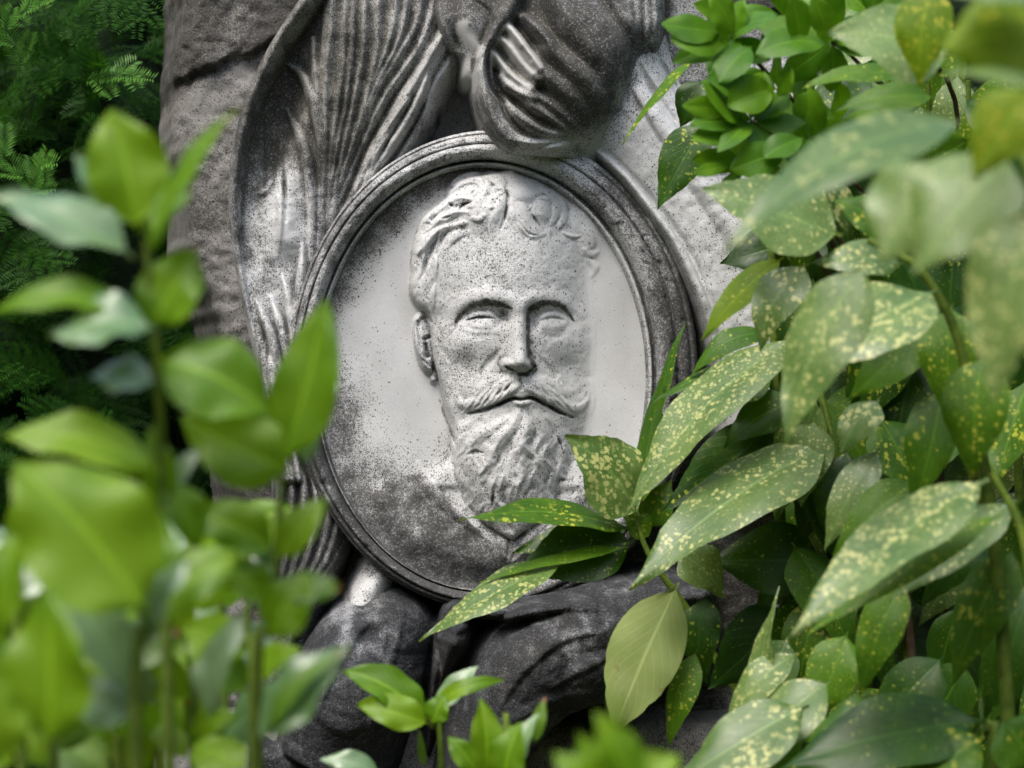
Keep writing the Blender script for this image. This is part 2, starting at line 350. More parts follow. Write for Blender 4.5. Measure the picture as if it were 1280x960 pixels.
    bl = [S([(652, 508), (640, 530), (622, 552), (612, 575), (600, 592)], [6, 9, 10, 8, 3], [3, 7, 8, 6, 2], grooves=2),
          S([(655, 510), (660, 532), (650, 556), (656, 580), (646, 606)], [6, 9, 10, 9, 3], [3, 7, 7, 6, 2], grooves=2),
          S([(660, 510), (676, 528), (684, 550), (676, 574), (690, 596)], [5, 8, 9, 8, 3], [3, 6, 6, 5, 2], grooves=2),
          S([(640, 520), (620, 532), (598, 545), (586, 566), (592, 590)], [5, 8, 9, 8, 3], [3, 5, 6, 5, 2], grooves=2),
          S([(672, 516), (694, 530), (706, 552), (700, 580), (710, 604)], [5, 8, 8, 7, 3], [2, 5, 5, 5, 2], grooves=2),
          S([(600, 520), (578, 534), (572, 556), (580, 580)], [4, 8, 8, 3], [2, 4, 5, 2], grooves=2),
          S([(560, 480), (562, 505), (570, 528), (572, 548)], [4, 6, 6, 2], [1, 3, 4, 1], grooves=2)]
    bl = [gblur(q, 1.3)*.62 for q in bl]
    H = layer_max(H, bl)
    low = []
    for k in range(64):
        x0 = 578+r.uniform(0, 132); y0 = r.uniform(538, 622); dxx = (x0-648)*.12
        ph = r.uniform(0, 6.28); A = r.uniform(3, 7); L = r.uniform(32, 52)
        pts = [(x0+dxx*i/4+A*math.sin(ph+i*1.5), y0+L*i/4) for i in range(5)]
        low.append(S(pts, [2, r.uniform(5, 9), r.uniform(6, 9), r.uniform(4, 6), 1.5], [1, 4.5, 5.5, 4.5, 1], grooves=int(r.integers(1, 3)), gd=.4, p=.8))
    H = H+gblur(layer_max(np.zeros_like(H), [l*sm(0.2, .9, inside) for l in low]), .7)*.85
    for a in ([(697, 546), (703, 560)], [(564, 536), (571, 562)], [(586, 567), (594, 563), (603, 565)], [(618, 612), (616, 630)], [(698, 600), (717, 598)]):
        H += S(a, [1.4, 2.4, 1.2], [-2, -5, -2])
    # sideburn and hair at the temple
    tl_ = []
    for k in range(22):
        x0 = r.uniform(517, 548); y0 = r.uniform(292, 372)
        pts = [(x0, y0), (x0-r.uniform(2, 8), y0+12), (x0-r.uniform(2, 9), y0+24), (x0+r.uniform(-4, 5), y0+34)]
        tl_.append(S(pts, [1.5, 4.5, 4, 1.2], [1, 3.4, 3, .6], grooves=1))
    for k in range(12):
        x0 = r.uniform(540, 552); y0 = r.uniform(395, 500)
        tl_.append(S([(x0, y0), (x0+r.uniform(-3, 3), y0+10), (x0+r.uniform(0, 6), y0+22)], [1.5, 4, 1.2], [.6, 2, .6]))
    H = layer_max(H, [l*sm(.3, .9, inside) for l in tl_])
    H += S([(549, 294), (542, 310), (534, 330), (529, 346)], [2, 5, 5, 2], [-3, -7, -6, -2], p=1.1)+S([(561, 291), (552, 304), (546, 322)], [2, 4, 2], [-2, -5, -2], p=1.1)
    # crown curls
    swl = [S([(582, 292), (580, 270), (588, 250), (602, 240)], [4, 8, 9, 4], [1, 4, 6, 3], grooves=1), S([(592, 296), (592, 272), (600, 252), (616, 240)], [4, 9, 10, 5], [1, 4, 6, 3]),
           S([(602, 298), (605, 276), (612, 256), (626, 244)], [4, 9, 10, 5], [1, 4, 6, 4]), S([(612, 298), (617, 278), (624, 260), (630, 246)], [4, 8, 9, 4], [1, 5, 8, 5])]
    H += gblur(bump(X, Y, 606, 262, 24, 28, 6, 3)*sm(640, 630, X), 1.0)+gblur(bump(X, Y, 664, 254, 28, 24, 5, 3), 1.0)
    swl = [gblur(q, 2.2)*.55 for q in swl]
    hl_ = swl+[S([(562, 240), (574, 228), (592, 223), (604, 229), (608, 242), (598, 250)], [5, 8, 9, 8, 6, 2], [4, 8, 9, 8, 6, 2], grooves=2),
           S([(596, 224), (612, 221), (624, 228), (630, 240)], [5, 8, 8, 4], [3, 7, 8, 4], grooves=2),
           S([(590, 252), (574, 250), (558, 258), (546, 268)], [4, 8, 9, 4], [4, 8, 8, 4], grooves=2), S([(586, 268), (568, 268), (550, 278), (536, 290)], [4, 7, 8, 3], [3, 7, 7, 3], grooves=2),
           S([(545, 262), (532, 272), (524, 284)], [5, 7, 4], [4, 6, 3], grooves=1), S([(570, 284), (552, 288), (538, 300), (524, 318)], [4, 7, 8, 4], [3, 6, 6, 3], grooves=2),
           S([(588, 292), (570, 298), (560, 312)], [3, 6, 2], [1, 4, 1], grooves=1),
           gblur(dome(X, Y, 654, 244, 19, 13, 6, .8, 8), 1.5), gblur(dome(X, Y, 681, 262, 14, 18, 3.5, .8, -24), 1.5), S([(640, 250), (648, 238), (662, 233)], [3, 6, 3], [2, 6, 2], grooves=1), S([(672, 250), (684, 250), (690, 262)], [2, 5, 2], [2, 8, 2]),
           gblur(S([(650, 262), (655, 280), (668, 293), (680, 294)], [9, 12, 9, 3], [4, 5, 4.5, 2], grooves=1), 1.2),
           S([(640, 254), (640, 272), (644, 288)], [5, 7, 3], [3, 5, 1], grooves=1),
           S([(676, 234), (691, 246), (696, 264), (689, 282)], [4, 7, 7, 3], [3, 7, 7, 2], grooves=1), S([(690, 240), (702, 254), (705, 272), (699, 286)], [4, 6, 6, 3], [3, 6, 5, 2], grooves=1),
           gblur(S([(704, 262), (716, 272), (720, 288), (710, 296)], [5, 8, 8, 3], [2, 3, 3, 1], grooves=1), 1.2), gblur(S([(722, 282), (734, 292), (738, 306), (730, 318)], [5, 7, 7, 3], [2, 3, 2.4, 1], grooves=1), 1.2),
           S([(704, 292), (716, 296), (728, 294)], [2, 4, 2], [2, 4, 1]), gblur(S([(728, 312), (740, 318), (748, 314)], [3, 6, 2], [1, 2.6, 1]), 1.0), gblur(S([(734, 326), (744, 334), (740, 346)], [3, 6, 2], [1, 2.2, 1]), 1.0)]
    cr = np.random.default_rng(77)
    for k in range(46):
        x0, y0 = cr.uniform(524, 634), cr.uniform(228, 306)
        if y0 < 300-(x0-524)*.62 - 18 or y0 > 262+(x0-524)*-.1+30: continue
        a = cr.uniform(2.2, 3.6); l = cr.uniform(9, 20); cv = cr.uniform(-.9, .9)
        hl_.append(gblur(S([(x0, y0), (x0+l*.5*math.cos(a), y0-l*.5*math.sin(a)*-.6), (x0+l*math.cos(a+cv), y0+l*.6*math.sin(a+cv))], [1.5, cr.uniform(3, 6), 1.5], [2, cr.uniform(4, 8), 1.5], grooves=1), .6))
    for k in range(34):
        x0, y0 = cr.uniform(640, 742), cr.uniform(228, 318)
        if ((x0-650)/92)**2+((y0-300)/74)**2 > 1 or y0 > 292+(x0-690)*.5: continue
        a = cr.uniform(-.6, 1.6); l = cr.uniform(9, 18); cv = cr.uniform(-1.2, 1.2); q_ = .62*max(.35, 1-(x0-640)/130)
        hl_.append(gblur(S([(x0, y0), (x0+l*.5*math.cos(a), y0+l*.5*math.sin(a)), (x0+l*math.cos(a+cv), y0+l*math.sin(a+cv))], [1.5, cr.uniform(3, 6), 1.5], [2*q_, cr.uniform(4, 8)*q_, 1.5*q_], grooves=1), .6))
    # underlying shape of the wisps right of the head
    H = np.maximum(H, bump(X, Y, 722, 292, 26, 34, 9, 3))
    H = layer_max(H, hl_)
    for a, w, d in (([(562, 257), (567, 259)], 2.6, -7), ([(575, 264), (580, 258), (589, 256)], 3, -7), ([(540, 278), (547, 271)], 2, -4), ([(553, 276), (562, 273)], 2, -4),
                    ([(594, 240), (590, 246)], 2.4, -5), ([(605, 227), (608, 233)], 2.2, -4), ([(632, 236), (635, 250), (632, 272), (627, 288)], 2.6, -5), ([(662, 265), (668, 276), (679, 291)], 1.8, -4),
                    ([(648, 280), (660, 294), (671, 297)], 1.6, -3), ([(563, 236), (569, 235)], 3, -4)):
        H += S(a, [w*.6, w, w*.6], [d*.5, d, d*.5])
    H += inside*(vnoise(X, Y, 9, 8)*.6+vnoise(X, Y, 22, 9)*.8)*np.where((Y > 300) & (Y < 470), .6, 1.0)
    # the ear
    E = dome(X, Y, 530, 430, 13, 40, 17, .5, -9)
    E = layer_max(E, [S([(537, 400), (529, 393), (521, 400), (519.5, 416), (522, 434), (529, 449), (536, 462), (541, 474)], [3, 4, 4, 3.5, 3.5, 3.5, 4, 4], [3, 6, 7, 6, 6, 5, 5, 4], p=.6),
                      S([(524, 406), (528, 420), (530, 440)], [2, 3, 2.5], [1, 4, 2], p=.7)])
    E += S([(522, 402), (523, 408)], 2.2, -5)+S([(531, 424), (537, 421)], 3.2, -7)+S([(532, 430), (535, 445)], [3, 4], -5)+S([(529, 450), (537, 458)], 1.6, -3)
    E += dome(X, Y, 542, 474, 6, 8, 5)
    H = np.maximum(H, E)+S([(523, 385), (533, 392), (540, 404)], [1.5, 2.5, 2], -5)
    # bust: shoulder, collar, lapel
    top = ptab(X, [(392, 612), (430, 607), (470, 604), (505, 600), (525, 592), (545, 574), (565, 556), (720, 556), (745, 572), (770, 592), (818, 606)])
    rise = sm(-8, 26, Y-top)
    sh = rise*(5+9*np.clip((Y-top)/80, 0, 1)+10*np.exp(-((X-640)/90)**2)*np.clip((Y-top)/30, 0, 1))
    V = np.where(X < 640, X-(535+(Y-600)*1.05), (745-(Y-600)*1.05)-X)      # inside the collar
    sh -= 5*sm(-2, 2, V)*sm(604, 616, Y)
    sh = layer_max(sh, [S([(522, 580), (530, 602), (556, 628), (590, 655), (632, 686)], [6, 9, 9, 8, 4], [1, 2.5, 3, 2.5, 1], p=1.1), S([(760, 590), (742, 604), (716, 630), (684, 656), (646, 686)], [6, 9, 9, 8, 4], [1, 2.5, 3, 2.5, 1], p=1.1)])
    sh += S([(637, 650), (636, 672), (634, 700)], [1, 2, 1.5], -2.5)+S([(600, 660), (612, 690), (620, 720)], 3, -2)+(vnoise(X, Y, 30, 12)*1.5+vnoise(X, Y, 12, 13)*.7)*rise
    el_ = np.sqrt(((X-603)/205)**2+((Y-472)/263)**2); sh = sh*(1-.72*sm(.84, .99, el_))
    H = np.maximum(H, sh)
    H = np.maximum(H, 0)
    ins = gblur(sm(0.5, 5, H), 1.2)
    H = gblur(field+H, .55)+ins*(.22*vnoise(X, Y, 4.2, 24)+.3*vnoise(X, Y, 8, 25))
    # ---------------- dirt, with some rim shade: lichen density, moss tint
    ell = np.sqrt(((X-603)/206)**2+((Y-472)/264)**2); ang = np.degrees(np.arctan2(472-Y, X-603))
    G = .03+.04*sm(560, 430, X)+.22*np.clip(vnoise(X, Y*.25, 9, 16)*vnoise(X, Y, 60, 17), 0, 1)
    ul = np.exp(-((ang-122)/48)**2); M = sm(.76, 1.0, ell+.05*vnoise(X, Y, 30, 18))*ul*(1-ins)  # upper-left arc: brown stain plus the rim's shadow, both put into the colour
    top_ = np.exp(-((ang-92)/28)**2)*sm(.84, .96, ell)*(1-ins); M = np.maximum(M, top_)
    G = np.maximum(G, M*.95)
    lf = sm(520, 400, X+18*vnoise(X, Y, 35, 4))*sm(380, 520, Y)*.85; G = np.maximum(G, lf*(1-ins))
    G = np.maximum(G, .72*sm(500, 600, Y+.25*(X-480)*(X < 480))*sm(590, 450, X)*(1-ins))
    fc = .30+.20*bump(X, Y, 610, 340, 60, 50, 1)+.16*bump(X, Y, 585, 462, 22, 18, 1)+.13*sm(690, 560, X)*sm(380, 420, Y)*sm(520, 480, Y)-.10*sm(665, 730, X)-.06*sm(300, 240, Y)
    fc += .16*sm(570, 650, Y)+.05*sm(510, 560, Y)
    G = np.where(ins > .5, np.maximum(fc, .03), G)
    bust = sm(-40, 12, Y-top+16*vnoise(X, Y, 26, 15)+7*vnoise(X, Y, 9, 26))*sm(4, .5, base)
    dk = (.86-.36*sm(-9, 9, V+7*vnoise(X, Y, 14, 14)))*bust; dk = np.where((X > 640) & (V < 0), .66*bust, dk); G = np.maximum(G, dk); G = np.maximum(G, .8*sm(640, 690, Y)*(1-sm(0, 8, base)))
    M = np.maximum(M, np.clip(.05+.16*vnoise(X, Y, 50, 22)+.10*vnoise(X, Y*.4, 16, 23), 0, .3))
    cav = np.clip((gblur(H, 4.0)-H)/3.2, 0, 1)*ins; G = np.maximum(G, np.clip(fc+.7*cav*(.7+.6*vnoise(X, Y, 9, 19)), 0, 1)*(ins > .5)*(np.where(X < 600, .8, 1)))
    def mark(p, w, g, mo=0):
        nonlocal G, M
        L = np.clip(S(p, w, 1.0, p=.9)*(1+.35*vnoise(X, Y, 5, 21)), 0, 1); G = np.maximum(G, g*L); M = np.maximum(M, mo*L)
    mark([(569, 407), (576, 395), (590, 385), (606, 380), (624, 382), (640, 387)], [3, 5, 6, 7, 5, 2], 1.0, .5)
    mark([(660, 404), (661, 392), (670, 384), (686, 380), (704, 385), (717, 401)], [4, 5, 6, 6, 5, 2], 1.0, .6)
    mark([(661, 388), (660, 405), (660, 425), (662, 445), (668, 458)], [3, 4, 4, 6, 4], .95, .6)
    mark([(648, 468), (660, 468), (670, 462)], [3, 5, 3], .95, .4); mark([(633, 459), (640, 462)], 2.6, 1)
    mark([(586, 516), (606, 511), (626, 504), (640, 499), (652, 500), (664, 498), (680, 505), (698, 515), (716, 521)], [2, 3, 3, 2.6, 2, 2.6, 3, 3, 2], .95)
    mark([(584, 401), (600, 397), (618, 399)], [1.2, 1.6, 1.2], .9)
    mark([(612, 448), (620, 440)], [3, 5], .4); mark([(553, 428), (556, 440), (562, 452)], [2, 3, 2], .5)
    mark([(632, 236), (634, 252), (630, 275)], [2, 3, 2], .6); mark([(546, 300), (538, 320), (530, 344)], [3, 5, 2], .55); mark([(697, 548), (703, 561)], [1.2, 2], 1.0)
    mark([(548, 498), (552, 508), (560, 530), (566, 545)], [3, 3, 4, 3], .7); mark([(590, 566), (602, 564)], 2.5, .8); mark([(617, 614), (616, 628)], [3, 4], .8); mark([(700, 600), (715, 598)], 3, .8)
    mark([(640, 600), (670, 606), (700, 612)], [14, 20, 12], .4)
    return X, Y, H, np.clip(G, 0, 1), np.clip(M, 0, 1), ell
# ---------------------------------------------------------------- the carved memorial
MON = empty('memorial_monument', (0, 0, 0), 'weathered marble memorial with a bearded man\'s portrait in an oval frame and carved drapery', 'monument')

def mesh_xy(x0, x1, y0, y1, st):
    return np.meshgrid(np.arange(x0, x1, st), np.arange(y0, y1, st))

# ground and the rough stele behind everything
def build_slab():
    X, Y = mesh_xy(150, 1080, -150, 1500, 3.0)
    xl = ptab(Y, [(-150, 212), (0, 205), (40, 203), (80, 196), (130, 190), (170, 195), (205, 204), (250, 212), (310, 218), (380, 246), (400, 253), (450, 262), (560, 272), (640, 284), (760, 262), (800, 205), (860, 192), (1500, 180)])
    xl = xl+4*vnoise(Y, Y*0, 40, 31)+2*vnoise(Y, Y*0, 13, 32)
    xr = 1030+10*vnoise(Y, Y*0, 60, 33)
    e = np.minimum(np.clip((X-xl)/55, -3, 1), np.clip((xr-X)/55, -3, 1))
    H = -92+45*(np.sqrt(np.clip(1-(1-np.clip(e, 0, 1))**2, 0, 1))-1)*1.4
    H = np.where(e < 0, -155+e*220, H)
    ledge = 4*vnoise(X, Y, 9, 29)+ptab(X, [(150, 92), (218, 88), (232, 78), (262, 70), (290, 58), (318, 50), (345, 30), (400, 10), (1080, 0)])+3*vnoise(X, X*0, 14, 35)
    up = sm(3, -3, Y-ledge); H += 12*up*(e > 0)-3*np.exp(-((Y-ledge-4)/5)**2)*(.6+.6*vnoise(X, Y, 25, 28))
    H += 7*vnoise(X, Y, 90, 34)+3*vnoise(X, Y, 34, 36)+2.0*vnoise(X, Y, 12, 37)+1.4*vnoise(X, Y, 6.5, 38)+2.5*np.abs(vnoise(X, Y, 22, 30))
    for p in ([(222, 76), (226, 86), (222, 98)], [(206, 214), (220, 226), (215, 240)], [(268, 66), (292, 52)], [(212, 45), (222, 48)]):
        H += stroke(X, Y, p, [2, 4, 2], [-2, -5, -2])
    G = .45+.35*up+.2*vnoise(X, Y, 50, 39)+.25*sm(340, 520, Y)+.3*np.exp(-((Y-ledge-4)/7)**2)
    relief('rock_slab', X, Y, np.maximum(H, -420), ROCK, MON, {'grime': np.clip(G, 0, 1), 'moss': np.clip(.25+.4*vnoise(X, Y, 70, 40), 0, 1)*sm(300, 60, Y)}, keep=(e > -1.2))
build_slab()

def build_frame():
    th = np.linspace(0, 2*math.pi, 721)[:-1]
    prof = [(-.035, -8), (-.005, 6), (.02, 11), (.05, 14.5), (.09, 14.5), (.12, 11), (.145, 8), (.165, 9), (.20, 17), (.25, 24), (.32, 30), (.40, 32.5), (.48, 32.5), (.545, 30), (.575, 25.5), (.60, 24), (.625, 27),
            (.66, 28), (.74, 27), (.80, 24.5), (.84, 20), (.86, 18), (.885, 20), (.92, 19), (.96, 15), (.99, 9), (1.01, -4), (1.03, -30), (1.04, -95)]
    s = np.concatenate([np.linspace(prof[0][0], prof[-1][0], 110)]); h = gblur(np.repeat(ptab(s, prof)[:, None], 7, 1), 1.0)[:, 3]
    T, S_ = np.meshgrid(th, s, indexing='ij'); Hh = np.broadcast_to(h, T.shape).copy()
    xi, yi = 603+205*np.cos(T), 472-263*np.sin(T); xo, yo = 617+255*np.cos(T), 463-300*np.sin(T)
    X, Y = xi+(xo-xi)*S_, yi+(yo-yi)*S_
    wob = vnoise(X, Y, 40, 51)*1.0+vnoise(X, Y, 9, 52)*.5; Hh += wob*(S_ < 1)
    ang = np.degrees(np.arctan2(np.sin(T), np.cos(T)))
    chip = np.clip(vnoise(X, Y, 7, 53)-.5, 0, 1)*7*np.exp(-((S_-.55)/.4)**2)+np.clip(vnoise(X, Y, 18, 55)-.62, 0, 1)*14*np.exp(-((S_-.62)/.10)**2); Hh -= chip
    G = .60+.18*vnoise(X, Y, 60, 54)
    G += .40*np.exp(-((ang+12)/62)**2)*sm(.25, .5, S_)            # right side blackened
    G += .26*np.exp(-((ang-160)/32)**2)*sm(.0, .5, S_)
    G -= .10*np.exp(-((ang-125)/45)**2)*sm(.2, .4, S_)
    G += .24*sm(-40, -90, ang)*(ang < 0)+.2*np.exp(-((ang+130)/30)**2)
    G -= .22*np.exp(-((ang-72)/30)**2)*sm(.25, .6, S_)
    G += .45*(np.exp(-((S_-.145)/.03)**2)+.8*np.exp(-((S_-.6)/.018)**2)+.5*np.exp(-((S_-.85)/.02)**2))-.3*np.exp(-((S_-.07)/.03)**2)
    n, m = X.shape
    V = np.stack([(X-640)/1000, -Hh/1000, ZC+(480-Y)/1000], -1).reshape(-1, 3)
    i, j = np.meshgrid(np.arange(n), np.arange(m-1), indexing='ij'); i2 = (i+1) % n
    F = np.stack([i*m+j, i2*m+j, i2*m+j+1, i*m+j+1], -1).reshape(-1, 4)[:, ::-1]
    M = .5*np.exp(-((S_-.1)/.1)**2)*np.exp(-((ang-110)/60)**2)
    link('medallion_frame', raw_mesh('medallion_frame', V, F, True, {'grime': np.clip(G, 0, 1), 'moss': M}), MARBLE, MON)
build_frame()

def build_portrait():
    X, Y, H, G, M, ell = sculpt_portrait()
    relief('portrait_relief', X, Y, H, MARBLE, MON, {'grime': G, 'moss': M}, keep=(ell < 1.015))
build_portrait()

def build_drapery():
    X, Y = mesh_xy(262, 610, -120, 980, 1.6); k = .985
    S = lambda *a, **kw: stroke(X, Y, *a, **kw)
    lip = [(428, -120), (400, -45), (362, 10), (335, 50), (312, 95), (296, 140), (285, 190), (281, 240), (283, 290), (290, 340), (300, 390), (312, 440), (322, 490), (329, 540), (334, 600), (336, 680), (328, 760), (318, 860), (310, 980)]
    lq = crom(lip, 120); XLp = np.interp(Y, lq[:, 1], lq[:, 0])
    right = np.interp(Y, [-120, 0, 60, 105, 135, 170, 205, 260, 420, 560, 650, 700, 760, 800, 850, 980], [640, 600, 573, 546, 536, 520, 500, 470, 410, 410, 432, 424, 398, 384, 372, 350])
    inside = np.minimum(X-(XLp-4), right-X)
    B = -38+52*bump(X, Y, 470, 40, 130, 190, 1)+20*sm(380, 600, Y)*sm(340, 380, X)
    B -= 30*bump(X, Y, 348, 130, 24, 110, 1, 2.5, 14)
    B += 14*bump(X, Y, 352, 262, 20, 62, 1)+6*bump(X, Y, 328, 300, 16, 90, 1)
    H = B.copy()
    pl = []
    def fold(q, w, h, **kw): kw.setdefault('p', .75); pl.append(S(q, w, h, **kw))
    fold(lip, [26, 25, 22, 20, 16, 12, 9, 6, 5, 5, 5, 6, 8, 8], [46, 46, 42, 38, 34, 28, 22, 14, 9, 8, 8, 8, 10, 10], p=.6)
    fold([(349, 126), (367, 160), (379, 194), (384, 236), (384, 300), (386, 340)], [3, 7, 9, 8, 6, 4], [4, 12, 15, 13, 9, 6])
    fold([(352, 70), (368, 82), (383, 110), (392, 142), (396, 187), (394, 250), (392, 310)], [3, 7, 8, 7, 5, 4, 3], [5, 16, 18, 16, 12, 9, 6])
    fold([(386, 40), (390, 90), (396, 130), (400, 187), (398, 250), (395, 300)], [4, 6, 6, 4, 3, 2.5], [8, 14, 14, 12, 9, 6])
    for p, w in (([(414, -110), (412, 19), (406, 78), (404, 125), (403, 187), (400, 250), (397, 310)], 8), ([(436, -110), (429, 19), (425, 94), (415, 156), (407, 219), (402, 305)], 8.5),
                 ([(444, -110), (441, 12), (438, 70), (430, 125), (418, 180), (407, 240), (402, 300)], 6.5), ([(460, -110), (455, 6), (453, 62), (440, 125), (425, 187), (411, 250), (404, 300)], 7.5), ([(480, -110), (472, 3), (470, 62), (455, 125), (434, 187), (414, 246), (408, 290)], 7.5),
                 ([(504, -110), (493, 6), (486, 47), (462, 109), (437, 175), (413, 250)], 7.5), ([(512, -80), (506, 12), (494, 56), (468, 106), (442, 168), (416, 240), (408, 280)], 6), ([(534, -80), (523, 14), (500, 62), (473, 105), (448, 162), (420, 232)], 7.5), ([(548, -40), (534, 28), (516, 66), (482, 114), (452, 172), (418, 248)], 7)):
        fold([(x, y) for x, y in p], [w*1.75, w*1.65, w*1.45, w*1.15, w*.75, w*.5], [15, 17, 16, 13, 9, 6], p=.7, grooves=2, gd=.28)
    fold([(590, -60), (566, 16), (549, 46), (523, 92), (494, 140), (464, 188), (441, 234), (425, 265)], [11, 12, 13, 13, 11, 8, 5], [14, 20, 22, 21, 17, 12, 8], grooves=2, gd=.3)
    fold([(600, 0), (572, 64), (546, 106), (534, 138), (518, 168), (496, 200), (470, 235)], [10, 11, 10, 9, 9, 8, 5], [12, 18, 20, 20, 18, 14, 9])
    fold([(536, 62), (530, 100), (512, 140), (488, 178), (462, 216), (446, 245)], [2, 7, 8, 8, 7, 4], [4, 22, 24, 22, 17, 10])
    fold([(515, 98), (508, 122), (490, 150), (468, 190), (458, 222)], [2, 5, 6, 5, 3], [4, 24, 25, 20, 12])
    fold([(459, 196), (456, 216), (444, 250)], [2, 4, 3], [4, 20, 10])
    H = layer_max(H, pl)
    H += S([(505, 130), (486, 158), (470, 182)], [1.5, 3, 1.5], [-3, -8, -3])+S([(346, 206), (349, 230), (351, 272)], [2.5, 4, 2], [-4, -14, -4])
    H += S([(330, 218), (322, 232), (312, 236)], [3, 5, 2], [2, 8, 2])+S([(338, 110), (334, 130), (330, 150)], 3, -3)+S([(338, 230), (344, 270), (340, 320)], [2, 5, 2], [1, 6, 1])
    # leaf-shaped cloth ends lower down, then the hanging column of cloth beside the frame
    for p in ([(311, 372), (322, 395), (334, 425), (342, 460), (356, 520), (366, 600)], [(330, 368), (342, 400), (350, 430), (360, 480), (372, 560)], [(345, 340), (354, 370), (360, 412), (368, 470), (380, 540)], [(328, 436), (334, 470), (344, 520), (352, 600)], [(372, 300), (370, 350), (366, 410), (376, 480)]):
        H = np.maximum(H, np.where(S(p, [1.5, 6, 8, 8, 8, 8], 1.0) > 0, B+S(p, [1.5, 6, 8, 8, 8, 8], [4, 20, 24, 22, 20, 18], p=.7, grooves=1, gd=.2), -999))
    col = [S([(x0, 480), (x0+14*a, 560), (x0+30*a+4, 620), (x0+24*a, 690), (x0-10-4*a, 770), (x0-36-8*a, 860), (x0-50-8*a, 980)], [4, 7, 8, 9, 9, 9, 9], [12, 18, 22, 24, 26, 24, 22], p=.8) for a, x0 in ((.1, 338), (.3, 347), (.55, 356), (.8, 365), (1.05, 374), (1.25, 381), (1.5, 389))]
    H = layer_max(H, col)
    H += 1.2*vnoise(X, Y, 14, 61)+.6*vnoise(X, Y, 6, 62)+2.2*vnoise(X, Y, 26, 65)*sm(420, 330, Y)
    H = gblur(H, .6)
    H = np.where(inside < 14, H-(1-np.clip(inside/14, -4, 1))**2*26, H)
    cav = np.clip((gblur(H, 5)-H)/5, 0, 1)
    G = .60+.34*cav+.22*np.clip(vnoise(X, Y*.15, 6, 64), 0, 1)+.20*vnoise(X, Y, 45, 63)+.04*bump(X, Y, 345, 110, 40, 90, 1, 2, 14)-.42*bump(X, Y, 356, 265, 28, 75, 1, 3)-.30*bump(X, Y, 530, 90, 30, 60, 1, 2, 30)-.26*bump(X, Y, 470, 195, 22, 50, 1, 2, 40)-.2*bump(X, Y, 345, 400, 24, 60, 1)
    G += .22*sm(40, -20, inside)*sm(420, 300, Y)*(X < 420)+.34*sm(560, 700, Y)+.1*bump(X, Y, 440, 60, 90, 90, 1)
    M = np.clip(.8*bump(X, Y, 410, 70, 150, 170, 1, 3)+.35*bump(X, Y, 345, 120, 30, 90, 1, 2, 14)+.5*cav*sm(340, 200, Y)-.5*bump(X, Y, 356, 265, 28, 75, 1, 3), 0, 1)
    relief('drapery', X, Y, H, MARBLE, MON, {'grime': np.clip(G, 0, 1), 'moss': M}, keep=(inside > -16), k=k)
build_drapery()

